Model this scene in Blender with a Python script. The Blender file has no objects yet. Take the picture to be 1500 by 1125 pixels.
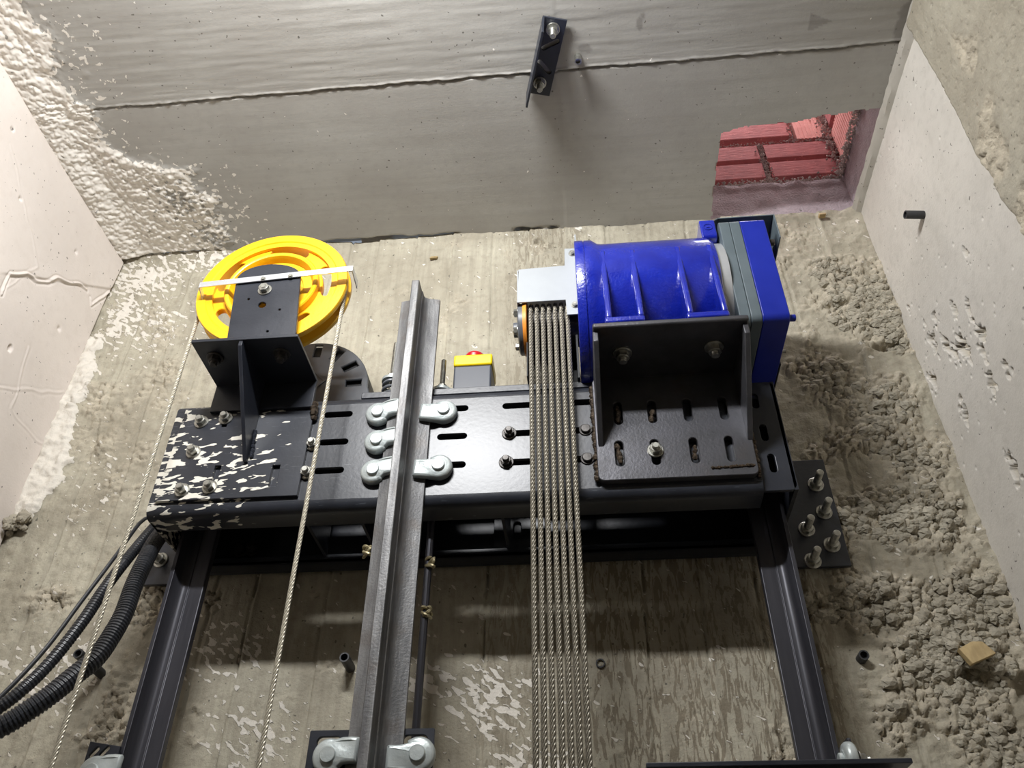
import bpy, bmesh, math, random
import numpy as np
from mathutils import Vector, Matrix
random.seed(7)
PI = math.pi
scene = bpy.context.scene
COL = scene.collection

# ------------------------------------------------------------------ camera, world, lights, exposure
cd = bpy.data.cameras.new('camera')
cam = bpy.data.objects.new('camera', cd); COL.objects.link(cam)
cd.sensor_width = 36.0; cd.lens = 1219.3 / 1500 * 36.0; cd.clip_start = 0.02
yaw, pit, rol = math.radians(-5.43266), math.radians(38.48181), math.radians(0.42633)
f = Vector((math.sin(yaw)*math.cos(pit), math.cos(yaw)*math.cos(pit), math.sin(pit)))
r = Vector((math.cos(yaw), -math.sin(yaw), 0)); d = f.cross(r)
r2 = r*math.cos(rol) - d*math.sin(rol); d2 = r*math.sin(rol) + d*math.cos(rol)
M = Matrix((r2, -d2, -f)).transposed().to_4x4(); M.translation = (0, -1.25, 0)
cam.matrix_world = M
scene.camera = cam

w = bpy.data.worlds.new('world'); scene.world = w; w.use_nodes = True
w.node_tree.nodes['Background'].inputs[0].default_value = (.75, .85, 1, 1)
w.node_tree.nodes['Background'].inputs[1].default_value = 0.3

def light(name, kind, loc, energy, color, size, target=None):
    ld = bpy.data.lights.new(name, kind); ld.energy = energy; ld.color = color
    if kind == 'AREA': ld.size = size
    else: ld.shadow_soft_size = size
    o = bpy.data.objects.new(name, ld); COL.objects.link(o); o.location = loc
    if target is not None:
        o.rotation_euler = (Vector(target)-Vector(loc)).to_track_quat('-Z', 'Y').to_euler()
    return o
lamp = light('shaft_lamp', 'AREA', (-.31, -1.14, 1.29), 19.5, (.985, .99, 1), .5, (-.30, -.2, 1.30))
lamp.data.shape = 'RECTANGLE'; lamp.data.size = .42; lamp.data.size_y = .06      # short tube lamp under the slab, above the camera
light('vent_daylight', 'AREA', (.48, -.12, 2.25), 4.5, (1, .97, .97), .26, (.48, -.12, 0))

scene.view_settings.view_transform = 'Standard'
scene.view_settings.look = 'None'
scene.view_settings.gamma = 1
scene.view_settings.use_curve_mapping = False
scene.view_settings.exposure = 0.2

# ------------------------------------------------------------------ material helpers
def srgb(h):
    c = [int(h[i:i+2], 16)/255 for i in (0, 2, 4)]
    return tuple(x/12.92 if x <= .04045 else ((x+.055)/1.055)**2.4 for x in c) + (1,)
class NT:
    def __init__(s, name):
        s.m = bpy.data.materials.new(name); s.m.use_nodes = True
        s.t = s.m.node_tree; s.b = s.t.nodes['Principled BSDF']
        s.co = s.t.nodes.new('ShaderNodeTexCoord').outputs['Object']
    def n(s, kind, **k):
        x = s.t.nodes.new('ShaderNode'+kind)
        for a, b in k.items(): setattr(x, a, b)
        return x
    def put(s, inp, v):
        if hasattr(v, 'is_output') or isinstance(v, bpy.types.NodeSocket): s.t.links.new(v, inp)
        else: inp.default_value = v
    def mapping(s, scale=(1, 1, 1), rot=(0, 0, 0), loc=(0, 0, 0)):
        x = s.n('Mapping'); s.put(x.inputs[0], s.co); x.inputs['Scale'].default_value = scale
        x.inputs['Rotation'].default_value = rot; x.inputs['Location'].default_value = loc
        return x.outputs[0]
    def noise(s, scale, detail=3, vec=None, rough=.55, dist=0):
        x = s.n('TexNoise'); s.put(x.inputs['Vector'], vec or s.co)
        x.inputs['Scale'].default_value = scale; x.inputs['Detail'].default_value = detail
        x.inputs['Roughness'].default_value = rough; x.inputs['Distortion'].default_value = dist
        return x.outputs[0]
    def math(s, op, a, b=0.0, clamp=False):
        x = s.n('Math', operation=op, use_clamp=clamp); s.put(x.inputs[0], a); s.put(x.inputs[1], b)
        return x.outputs[0]
    def ss(s, v, lo, hi):
        x = s.n('MapRange', interpolation_type='SMOOTHSTEP'); s.put(x.inputs[0], v)
        s.put(x.inputs[1], lo); s.put(x.inputs[2], hi); return x.outputs[0]
    def mix(s, fac, a, b):
        x = s.n('Mix', data_type='RGBA'); s.put(x.inputs[0], fac); s.put(x.inputs[6], a); s.put(x.inputs[7], b)
        return x.outputs[2]
    def attr(s, name):
        x = s.n('Attribute', attribute_name=name); return x.outputs['Fac']
    def bump(s, h, dist, strength=1.0):
        x = s.n('Bump'); x.inputs['Strength'].default_value = strength; x.inputs['Distance'].default_value = dist
        s.put(x.inputs['Height'], h); s.put(s.b.inputs['Normal'], x.outputs[0])
    def axis(s, i):
        x = s.n('SeparateXYZ'); s.put(x.inputs[0], s.co); return x.outputs[i]
    def done(s, col, rough, metal=0.0, coat=0.0):
        s.put(s.b.inputs['Base Color'], col); s.put(s.b.inputs['Roughness'], rough)
        s.b.inputs['Metallic'].default_value = metal
        if coat: s.b.inputs['Coat Weight'].default_value = coat; s.b.inputs['Coat Roughness'].default_value = .12
        return s.m

def simple(name, c1, c2=None, rough=.5, metal=0.0, scale=40, bump=0, bscale=300, coat=0, stretch=(1, 1, 1), spec=None):
    n = NT(name); v = n.mapping(stretch)
    a = n.noise(scale, 4, v)
    col = n.mix(n.ss(a, .3, .7), srgb(c1), srgb(c2 or c1))
    if bump: n.bump(n.noise(bscale, 2, v), bump)
    if spec is not None: n.b.inputs['Specular IOR Level'].default_value = spec
    return n.done(col, n.math('ADD', n.math('MULTIPLY', a, .2), rough-.1), metal, coat)

def flakes(n, dens, scale=70, rot=(0, .5, 0), st=(1.0, 1, 2.2), off=0):
    m = n.n('Mapping'); n.put(m.inputs[0], n.mapping((1, 1, 1), rot, (off, off, off))); m.inputs['Scale'].default_value = st
    a = n.noise(scale, 2, m.outputs[0], .45, .35)
    thr = n.math('SUBTRACT', .86, n.math('MULTIPLY', dens, .5))
    return n.ss(a, thr, n.math('ADD', thr, .02))

def concrete(name, c1, c2, c3=None, white='E4DFD6', fine=.0006, paint=False, streak=False, rough=False, grain=None, flake_scale=82, flake_rot=(0, -.6, 0), flake_st=(.65, 1, 1.4), stain=False):
    n = NT(name)
    col = n.mix(n.ss(n.noise(5, 6), .32, .68), srgb(c1), srgb(c2))
    col = n.mix(n.math('MULTIPLY', n.ss(n.noise(60, 5), .45, .75), .4), col, srgb(c3 or c2))
    h = n.noise(220, 5)
    if grain:
        g = n.noise(60, 5, n.mapping(grain), .65)
        col = n.mix(n.math('MULTIPLY', n.ss(g, .42, .62), .28), col, srgb(c3 or c2))
        h = n.math('ADD', h, n.math('MULTIPLY', g, .9))
    pore = n.noise(130, 1)
    col = n.mix(n.math('MULTIPLY', n.ss(pore, .735, .76), .75), col, srgb('4A463E'))
    if stain: col = n.mix(n.math('MULTIPLY', n.attr('stain'), .55), col, srgb('6E6A64'))
    if rough:
        ra = n.attr('rough')
        rc = n.mix(n.ss(n.noise(45, 4), .3, .7), srgb('A39A88'), srgb('C4BAA6'))
        col = n.mix(n.math('MULTIPLY', ra, .8), col, rc)
        h = n.math('ADD', h, n.math('MULTIPLY', n.math('MULTIPLY', n.noise(130, 6), ra), 2.2))
    if streak:
        sa = n.attr('streak')
        sv = n.noise(75, 3, n.mapping((1.5, 1, .32)), .6, 1.2)
        sm = n.math('MULTIPLY', n.ss(sv, .50, .54), sa)
        col = n.mix(n.math('MULTIPLY', sm, .75), col, srgb('6F6452'))
    if paint:
        fm = flakes(n, n.attr('paint'), flake_scale, flake_rot, flake_st)
        col = n.mix(fm, col, srgb(white))
        h = n.math('ADD', h, n.math('MULTIPLY', fm, 1.2))
    n.bump(h, fine, .8)
    return n.done(col, .82)

MAT = {}
MAT['wall_back'] = concrete('board_formed_concrete', 'B4AE9C', '968F7E', '7C7566', white='D6D0C5', paint=True, streak=True, rough=True, grain=(1, 1, .06), fine=.0018)
MAT['ceiling'] = concrete('smooth_slab_concrete', 'ACAAA4', 'A29F99', '9B9892', paint=True, grain=(.06, 1, 1), fine=.00025, flake_scale=80, flake_rot=(0, 0, .5), flake_st=(1, 1, 1), stain=True)
MAT['wall_left'] = concrete('pale_plaster', 'DCD3CB', 'D3CAC2', 'CFC5BC', fine=.0005)
MAT['wall_right'] = concrete('pale_fair_faced_concrete', 'CFCAC1', 'C3BEB5', 'B3AEA5', rough=True, fine=.0008)
MAT['wall_rough'] = concrete('brown_grey_rough_concrete', 'A8A292', '989181', '8A8374', rough=True, fine=.002)
MAT['plain'] = concrete('plain_shaft_concrete', 'B5B0A6', 'A8A399', fine=.0006)
MAT['lip'] = concrete('grey_mortar_bounce_tint', 'A3959A', '918488', 'B0A3A8', fine=.003)  # purplish cast is bounce light put into the mortar colour
MAT['mortar'] = concrete('grey_brick_mortar', 'C2B4B0', 'A89B99', 'CCC0BC', fine=.004)
def brick_mat(name, a, b):
    n = NT(name)
    col = n.mix(n.ss(n.noise(30, 5), .3, .7), srgb(a), srgb(b))
    col = n.mix(n.math('MULTIPLY', n.ss(n.noise(160, 2), .62, .7), .6), col, srgb('D98A88'))
    n.bump(n.noise(200, 3, n.mapping((.2, 1, 1))), .001)
    return n.done(col, .8)
MAT['brick'] = brick_mat('red_hollow_brick', 'B06667', '9C595B')
MAT['brick_lit'] = brick_mat('red_brick_lit_tint', 'E0A29C', 'D3938D')  # lighter copy of the red brick, light on the bright bricks put into colour
MAT['blue_paint'] = simple('gloss_blue_paint', '0E1E8E', '13269E', .25, 0, 30, .0007, 260, coat=.9)
MAT['blue_cover'] = simple('satin_blue_cover', '10228A', '122594', .38, 0, 20)
MAT['grey_cover'] = simple('slate_grey_cover', '515C61', '59646A', .5, 0, 20)
MAT['black'] = simple('black_painted_steel', '23262E', '2B2E36', .36, 0, 14, .0002, 160, spec=.5)
MAT['black_matt'] = simple('matt_black_plastic', '1D1E21', '26272A', .55, 0, 30)
MAT['dark_plastic'] = simple('dark_grey_plastic', '5A5D62', '65696F', .4, 0, 26)
MAT['box_plastic'] = simple('slate_plastic', '3A3E47', '41454E', .45, 0, 26)
MAT['zinc'] = simple('cast_zinc', 'B9C0BF', 'A7AFAF', .42, .35, 40, .0004, 180)
MAT['bolt'] = simple('galvanised_bolt', 'BDBDB6', '96958E', .34, .9, 120)
MAT['dark_bolt'] = simple('blackened_bolt', '4E4B49', '3A3836', .45, .6, 120)
MAT['yellow'] = simple('yellow_enamel', 'F5BC12', 'EBAE08', .38, 0, 20, .0003, 200, coat=.2)
MAT['yellow_lid'] = simple('yellow_plastic', 'F4D310', 'EFCB0A', .35)
MAT['red'] = simple('red_plastic', 'C41524', 'B10F1E', .3)
MAT['orange'] = simple('orange_paint', 'EE9A3C', 'E28A2A', .45)
MAT['guard'] = simple('pale_grey_sheet', 'A0A4A7', '979B9E', .45, .15, 10)
MAT['bright'] = simple('bright_aluminium', 'E6E8EA', 'D6D9DC', .3, .7, 30)
MAT['copper'] = simple('brass_wire', 'B8AD8A', '8A8062', .45, .5, 150)
MAT['wood'] = simple('pale_wood', 'B29C70', '94805A', .75, 0, 60, .001, 90, stretch=(1, 1, .2))
MAT['tube'] = simple('dark_plastic_tube', '3A3B3D', '2C2D2F', .5)
MAT['conduit'] = simple('black_corrugated_plastic', '1F2125', '2A2C31', .38)
def rail_mat():
    n = NT('bare_rail_steel')
    v = n.mapping((1, 1, .12))
    a = n.noise(70, 6, v, .65); b = n.noise(300, 3)
    col = n.mix(n.ss(a, .35, .65), srgb('7B7B7B'), srgb('5B5B5C'))
    col = n.mix(n.math('MULTIPLY', n.ss(n.noise(25, 5), .5, .7), .5), col, srgb('5A534D'))
    n.bump(n.math('ADD', b, a), .0004)
    return n.done(col, n.math('ADD', .40, n.math('MULTIPLY', a, .2)), .5)
MAT['rail'] = rail_mat()
MAT['column'] = simple('dark_rolled_steel', '44444A', '34343A', .42, .45, 40, .0003, 150, stretch=(1, 1, .1))
def mill_mat():
    n = NT('mill_scale_steel')
    a = n.noise(18, 5); b = n.noise(9, 4, n.mapping(loc=(3, 1, 2)))
    col = n.mix(n.ss(a, .3, .7), srgb('55555A'), srgb('444447'))
    col = n.mix(n.math('MULTIPLY', n.ss(b, .58, .78), .5), col, srgb('5E4838'))
    n.bump(n.noise(250, 3), .0003)
    return n.done(col, n.math('ADD', .3, n.math('MULTIPLY', a, .25)), .55)
MAT['mill'] = mill_mat()
MAT['weld'] = simple('weld_metal', '635648', '3B332C', .4, .6, 200, .001, 200)
def rope_mat(name, a, b):
    n = NT(name)
    col = n.mix(n.ss(n.noise(500, 3), .35, .65), srgb(a), srgb(b))
    return n.done(col, .45, .45)
MAT['rope'] = rope_mat('greased_steel_rope', '8F897C', '6C675B')
MAT['rope_pale'] = rope_mat('clean_steel_rope', 'C9C3B2', 'A8A292')
def splat_mat(name, x_hi, x_lo, z_lo, z_hi, extra=.0):
    # black paint with dried white plaster spatter, dense at the left end
    n = NT(name)
    x = n.axis(0); z = n.axis(2)
    dens = n.math('MULTIPLY', n.ss(x, x_lo, n.math('ADD', x_hi, .12)), n.math('MULTIPLY', n.math('ADD', .47, n.math('MULTIPLY', n.ss(z, z_hi, z_lo), .14)), n.math('ADD', .82, n.math('MULTIPLY', .18, n.ss(z, z_lo+.001, z_lo+.02)))))
    dens = n.math('ADD', dens, n.math('MULTIPLY', n.ss(x, x_lo+.14, x_lo), extra))
    dens = n.math('ADD', dens, n.math('MULTIPLY', n.ss(x, x_hi+.09, x_hi), .12))
    fm = flakes(n, dens, 80, (0, .14, 0), (.55, 1, 1.7), 1.7)
    a = n.noise(14, 4)
    base = n.mix(n.ss(a, .3, .7), srgb('25282F'), srgb('2F323A'))
    scr = n.noise(55, 2, n.mapping((.9, 1, 9), (0, -.45, 0)))
    base = n.mix(n.math('MULTIPLY', n.ss(scr, .68, .72), .5), base, srgb('5E6268'))
    col = n.mix(fm, base, srgb('E2DED2'))
    n.bump(n.math('ADD', fm, n.math('MULTIPLY', n.noise(160, 2), .15)), .0008)
    return n.done(col, n.math('ADD', .34, n.math('MULTIPLY', fm, .4)))
BEAM = (-.165, -.11, .611); GOV = (-.50, -.228, .632)
MAT['beam_paint'] = splat_mat('spattered_black_beam_paint', -.647-BEAM[0], -.38-BEAM[0], .61-BEAM[2], .80-BEAM[2])
MAT['gov_paint'] = splat_mat('spattered_black_base_paint', -.640-GOV[0], -.34-GOV[0], .60-GOV[2], .90-GOV[2])

# ------------------------------------------------------------------ mesh helpers
class MB:
    def __init__(s): s.v = []; s.f = []
    def add(s, vs, fs):
        o = len(s.v); s.v += [tuple(p) for p in vs]; s.f += [tuple(i+o for i in q) for q in fs]; return s
    def box(s, a, b):
        x0, y0, z0 = [min(p, q) for p, q in zip(a, b)]; x1, y1, z1 = [max(p, q) for p, q in zip(a, b)]
        return s.add([(x0,y0,z0),(x1,y0,z0),(x1,y1,z0),(x0,y1,z0),(x0,y0,z1),(x1,y0,z1),(x1,y1,z1),(x0,y1,z1)],
                     [(0,3,2,1),(4,5,6,7),(0,1,5,4),(1,2,6,5),(2,3,7,6),(3,0,4,7)])
    def prism(s, pts, fn, w0, w1):
        # pts: 2D outline; fn(u,v,w)->xyz
        n = len(pts)
        vs = [fn(u, v, w0) for u, v in pts] + [fn(u, v, w1) for u, v in pts]
        fs = [tuple(range(n))[::-1], tuple(range(n, 2*n))] + [(i, (i+1) % n, n+(i+1) % n, n+i) for i in range(n)]
        return s.add(vs, fs)
    def lathe(s, prof, fn, seg=48, closed=False):
        # prof: list of (axial, radius); fn(a, c, s)->xyz with c,s = r*cos, r*sin
        n = len(prof); vs = []; fs = []
        for k in range(seg):
            t = 2*PI*k/seg
            for a, rr in prof: vs.append(fn(a, rr*math.cos(t), rr*math.sin(t)))
        for k in range(seg):
            k2 = (k+1) % seg
            for i in range(n if closed else n-1):
                j = (i+1) % n
                fs.append((k*n+i, k*n+j, k2*n+j, k2*n+i))
        if not closed:
            if prof[0][1] > 1e-6: fs.append(tuple(k*n for k in range(seg)))
            if prof[-1][1] > 1e-6: fs.append(tuple(k*n+n-1 for k in range(seg))[::-1])
        return s.add(vs, fs)
    def tube(s, path, rad, seg=12, prof=None, twist=0.0, ref=(1, 0, 0)):
        P = [Vector(p) for p in path]; n = len(P); vs = []; fs = []; L = 0
        up = Vector(ref)
        for i, p in enumerate(P):
            t = (P[min(i+1, n-1)]-P[max(i-1, 0)]).normalized()
            if i: L += (P[i]-P[i-1]).length
            u = (up - t*up.dot(t)).normalized(); up = u; v = t.cross(u)
            rr = rad[i] if hasattr(rad, '__len__') else rad
            for k in range(seg):
                a = 2*PI*k/seg; q = rr*(prof[k] if prof else 1); a += twist*L
                vs.append(p + u*(q*math.cos(a)) + v*(q*math.sin(a)))
        for i in range(n-1):
            for k in range(seg):
                k2 = (k+1) % seg
                fs.append((i*seg+k, i*seg+k2, (i+1)*seg+k2, (i+1)*seg+k))
        fs.append(tuple(range(seg))[::-1]); fs.append(tuple((n-1)*seg+k for k in range(seg)))
        return s.add(vs, fs)
    def mesh(s, me, fn=None):
        return s.add([fn(*v.co) if fn else tuple(v.co) for v in me.vertices], [tuple(p.vertices) for p in me.polygons])
    def to_mesh(s, name, off=(0, 0, 0)):
        me = bpy.data.meshes.new(name)
        me.from_pydata([(x-off[0], y-off[1], z-off[2]) for x, y, z in s.v], [], s.f)
        bm = bmesh.new(); bm.from_mesh(me); bmesh.ops.recalc_face_normals(bm, faces=bm.faces); bm.to_mesh(me); bm.free()
        return me

def wloc(o):
    v = Vector((0, 0, 0))
    while o is not None: v += o.location; o = o.parent
    return v
def link(name, me, parent=None, loc=None, rot=None):
    o = bpy.data.objects.new(name, me); COL.objects.link(o)
    if parent is not None: o.parent = parent
    if loc is not None: o.location = loc
    if rot is not None: o.rotation_mode = 'QUATERNION'; o.rotation_quaternion = rot
    return o
def shade(me, ang=35):
    me.polygons.foreach_set('use_smooth', [True]*len(me.polygons))
    me.set_sharp_from_angle(angle=math.radians(ang))
def build(mb, name, mat, parent=None, bevel=0.0, smooth=True, base=None, bseg=2):
    # mb holds world coordinates; with a parent they become local to it, else to base
    off = wloc(parent) if parent is not None else Vector(base or (0, 0, 0))
    me = mb.to_mesh(name, off); me.materials.append(MAT[mat] if isinstance(mat, str) else mat)
    if smooth: shade(me)
    o = link(name, me, parent, None if parent is not None else off)
    if bevel:
        b = o.modifiers.new('bevel', 'BEVEL'); b.width = bevel; b.segments = bseg; b.limit_method = 'ANGLE'
        b.angle_limit = math.radians(40); b.harden_normals = False
    return o
def tag(o, label, cat=None, group=None, kind=None):
    if label: o['label'] = label
    if cat: o['category'] = cat
    if group: o['group'] = group
    if kind: o['kind'] = kind
    return o
def thing(name, loc, label, cat, group=None):
    o = bpy.data.objects.new(name, None); COL.objects.link(o); o.location = loc; o.empty_display_size = .02
    return tag(o, label, cat, group)

def rrect(u0, v0, u1, v1, rad, n=5):
    pts = []
    for cx, cy, a0 in ((u1-rad, v1-rad, 0), (u0+rad, v1-rad, 90), (u0+rad, v0+rad, 180), (u1-rad, v0+rad, 270)):
        for k in range(n+1):
            a = math.radians(a0+90*k/n); pts.append((cx+rad*math.cos(a), cy+rad*math.sin(a)))
    return pts
def hslot(u, v, L, wd): return rrect(u-L/2, v-wd/2, u+L/2, v+wd/2, wd/2*.999)
def vslot(u, v, L, wd): return rrect(u-wd/2, v-L/2, u+wd/2, v+L/2, wd/2*.999)
def rot_slot2(cu, cv, L, wd, ang):
    return [(cu+a*math.cos(ang)-b*math.sin(ang), cv+a*math.sin(ang)+b*math.cos(ang)) for a, b in hslot(0, 0, L, wd)]
def circ(u, v, rad, n=24): return [(u+rad*math.cos(2*PI*k/n), v+rad*math.sin(2*PI*k/n)) for k in range(n)]
def arcslot(r0, r1, a0, a1, n=10):
    pts = []; m = (r0+r1)/2; h = (r1-r0)/2
    for k in range(n+1): a = a0+(a1-a0)*k/n; pts.append((r1*math.cos(a), r1*math.sin(a)))
    for k in range(1, 6):
        b = PI*k/6; c = (m*math.cos(a1), m*math.sin(a1))
        pts.append((c[0]+h*math.cos(a1+b), c[1]+h*math.sin(a1+b)))
    for k in range(n+1): a = a1+(a0-a1)*k/n; pts.append((r0*math.cos(a), r0*math.sin(a)))
    for k in range(1, 6):
        b = PI+PI*k/6; c = (m*math.cos(a0), m*math.sin(a0))
        pts.append((c[0]+h*math.cos(a0+b), c[1]+h*math.sin(a0+b)))
    return pts
def plate_mesh(outline, holes, thick, bev=0.0):
    cu = bpy.data.curves.new('plate', 'CURVE'); cu.dimensions = '2D'; cu.fill_mode = 'BOTH'
    cu.extrude = thick/2-bev; cu.bevel_depth = bev; cu.bevel_resolution = 2 if bev > .003 else 0; cu.offset = -bev
    for pts in [outline]+holes:
        sp = cu.splines.new('POLY'); sp.points.add(len(pts)-1); sp.use_cyclic_u = True
        for p, (u, v) in zip(sp.points, pts): p.co = (u, v, 0, 1)
    o = bpy.data.objects.new('plate', cu); COL.objects.link(o)
    dg = bpy.context.evaluated_depsgraph_get()
    me = bpy.data.meshes.new_from_object(o.evaluated_get(dg))
    bm = bmesh.new(); bm.from_mesh(me); bmesh.ops.remove_doubles(bm, verts=bm.verts, dist=1e-6); bm.to_mesh(me); bm.free()
    bpy.data.objects.remove(o); bpy.data.curves.remove(cu)
    return me
def XZ(Y, dirn=-1):          # plate lying in the XZ plane whose back is at Y, thickness towards the camera
    return lambda u, v, t: (u, Y+t, v)
def plate(mb, outline, holes, y_back, thick, bev=.0008):
    me = plate_mesh(outline, holes, thick, bev)
    mb.mesh(me, lambda u, v, t: (u, y_back-thick/2+t, v)); bpy.data.meshes.remove(me); return mb

_bolts = {}
def bolt(parent, p, axis, name='bolt', mat='bolt', s=1.0, style='nut'):
    key = (mat, round(s, 3), style)
    if key not in _bolts:
        mb = MB(); fn = lambda a, c, d: (c, d, a)
        ws = .0115*s
        if style != 'disc': mb.lathe([(0, ws*.55), (0, ws), (.0016*s, ws), (.0022*s, ws*.93), (.0022*s, ws*.5)], fn, 24)
        if style == 'disc': mb.lathe([(-.004*s, .0088*s), (.0042*s, .0088*s), (.0052*s, .0078*s), (.0053*s, 0)], fn, 24)
        elif style == 'cap':      # wide round cap head
            mb.lathe([(.002*s, .0082*s), (.006*s, .0082*s), (.0072*s, .0070*s), (.0074*s, 0)], fn, 20)
        else:
            hexa = [(.0085*s*math.cos(PI/3*k), .0085*s*math.sin(PI/3*k)) for k in range(6)]
            mb.prism(hexa, lambda u, v, t: (u, v, t), .002*s, .0088*s)
            mb.lathe([(.0088*s, .0078*s), (.0095*s, .0068*s), (.0095*s, .0055*s)], fn, 18)
            L = {'nut': .014, 'stud': .034, 'anchor': .024}.get(style, .0100)
            prof = []
            k = 0
            zz = .009*s
            while zz < L*s:
                prof.append((zz, (.0052 if k % 2 else .0047)*s)); zz += .0010*s; k += 1
            prof += [(L*s, .0049*s), (L*s+.0008*s, .0040*s), (L*s+.0008*s, 0)]
            mb.lathe(prof, fn, 16)
        me = mb.to_mesh('bolt'); me.materials.append(MAT[mat]); shade(me); _bolts[key] = me
    q = Vector(axis).to_track_quat('Z', 'Y') @ Matrix.Rotation(random.uniform(0, 1), 3, 'Z').to_quaternion()
    return link(name, _bolts[key], parent, Vector(p)-wloc(parent), q)

# ------------------------------------------------------------------ numpy relief helpers
def vnoise(u, v, scale, seed, octv=1, gain=.5):
    out = 0; amp = 1; tot = 0
    for o in range(octv):
        rg = np.random.RandomState(seed+o*17).rand(257, 257)
        a = u*scale+31.7*o; b = v*scale+11.3*o
        i = np.floor(a).astype(int); j = np.floor(b).astype(int); fa = a-i; fb = b-j
        fa = fa*fa*(3-2*fa); fb = fb*fb*(3-2*fb); i %= 256; j %= 256
        out = out + amp*((rg[i, j]*(1-fa)+rg[i+1, j]*fa)*(1-fb)+(rg[i, j+1]*(1-fa)+rg[i+1, j+1]*fa)*fb)
        tot += amp; amp *= gain; scale *= 2.03
    return out/tot
def worley(u, v, cell, seed):
    rs = np.random.RandomState(seed); jx = rs.rand(256, 256); jy = rs.rand(256, 256); hh = rs.rand(256, 256)
    i = np.floor(u/cell).astype(int); j = np.floor(v/cell).astype(int)
    d1 = np.full(u.shape, 9.); d2 = np.full(u.shape, 9.); h1 = np.zeros(u.shape)
    for a in (-1, 0, 1):
        for b in (-1, 0, 1):
            ii = (i+a) % 256; jj = (j+b) % 256
            dd = np.hypot(u/cell-(i+a+jx[ii, jj]), v/cell-(j+b+jy[ii, jj]))
            m = dd < d1
            d2 = np.where(m, d1, np.minimum(d2, dd)); h1 = np.where(m, hh[ii, jj], h1); d1 = np.where(m, dd, d1)
    return d1, d2, h1
def sstep(x, a, b):
    t = np.clip((x-a)/(b-a), 0, 1); return t*t*(3-2*t)
def blob(u, v, items):
    m = np.zeros(u.shape)
    for (a, b, ra, rb, k) in items: m = np.maximum(m, k*np.exp(-(((u-a)/ra)**2+((v-b)/rb)**2)))
    return m
def line_d(u, v, pts):
    d = np.full(u.shape, 9.)
    for (a, b), (c, e) in zip(pts[:-1], pts[1:]):
        L2 = (c-a)**2+(e-b)**2; t = np.clip(((u-a)*(c-a)+(v-b)*(e-b))/L2, 0, 1)
        d = np.minimum(d, np.hypot(u-a-t*(c-a), v-b-t*(e-b)))
    return d
def grid(name, us, vs, disp, fn, mat, attrs=None, cut=None, parent=None, kind='structure'):
    U, V = np.meshgrid(us, vs, indexing='ij'); D = disp(U, V)
    X, Y, Z = fn(U, V, D); n, m = U.shape
    co = np.stack([X, Y, Z], -1).reshape(-1, 3)
    idx = np.arange(n*m).reshape(n, m)
    q = np.stack([idx[:-1, :-1], idx[1:, :-1], idx[1:, 1:], idx[:-1, 1:]], -1).reshape(-1, 4)
    if cut is not None:
        cu = (U[:-1, :-1]+U[1:, 1:])/2; cv = (V[:-1, :-1]+V[1:, 1:])/2
        q = q[~cut(cu, cv).reshape(-1)]
    me = bpy.data.meshes.new(name); me.vertices.add(len(co)); me.vertices.foreach_set('co', co.ravel())
    me.loops.add(q.size); me.loops.foreach_set('vertex_index', q.ravel())
    me.polygons.add(len(q)); me.polygons.foreach_set('loop_start', np.arange(0, q.size, 4))
    me.polygons.foreach_set('loop_total', np.full(len(q), 4)); me.update(calc_edges=True)
    me.polygons.foreach_set('use_smooth', [True]*len(q))
    for a, g in (attrs or {}).items():
        at = me.attributes.new(a, 'FLOAT', 'POINT'); at.data.foreach_set('value', g(U, V).ravel().astype(np.float32))
    me.materials.append(MAT[mat])
    o = link(name, me, parent)
    if kind: o['kind'] = kind
    return o

# ------------------------------------------------------------------ the shaft
XL, XR, ZC, FLOOR, YF = -1.018, .637, 1.43, -1.6, -1.95
JX = [-.93, -.845, -.765, -.69, -.616, -.546, -.484, -.423, -.335, -.252, -.160, -.080, -.003, .09, .18, .265, .34, .45, .55]
ROUGH = [(.585, 1.15, .10, .10, 1), (.54, 1.25, .07, .06, .8), (.52, .68, .13, .07, 1), (.45, .535, .09, .05, 1.05), (.53, .44, .09, .08, 1.25),
         (.57, .79, .09, .08, .7), (.55, .9, .09, .09, .75), (.47, .97, .07, .09, .75), (.52, .84, .08, .06, .7), (.36, .53, .06, .04, .8),
         (.44, .37, .05, .04, .55), (.58, .52, .08, .07, 1.0), (.64, 1.07, .06, .07, 1.1), (.54, .33, .08, .05, .8), (.42, .41, .06, .03, .5),
         (.45, 1.33, .1, .08, .45), (-.88, 1.18, .09, .1, .35), (-.9, .98, .08, .1, .45), (-.84, 1.08, .06, .05, .4), (-.9, .583, .05, .03, .7),
         (-.72, .577, .05, .05, .8), (-.73, .40, .05, .07, .5), (-.62, .58, .04, .025, .6), (-.80, .85, .07, .10, .3),
         (.262, .30, .03, .05, .7), (-.06, 1.39, .03, .03, .6)]
PITS = [(.60, 1.04, .035, .012, .020), (.568, .692, .014, .009, .022), (.44, .535, .03, .01, .016), (.35, .53, .02, .008, .012), (.53, 1.16, .03, .008, .012),
        (.55, .42, .022, .016, .03), (.62, .40, .02, .02, .02), (-.06, 1.395, .012, .012, .012)]
def wb_rough(u, v):
    m = blob(u, v, ROUGH); n = vnoise(u, v, 22, 5, 3)
    return np.clip(sstep(m + (n-.5)*1.0, .14, .58), 0, 1)
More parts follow.
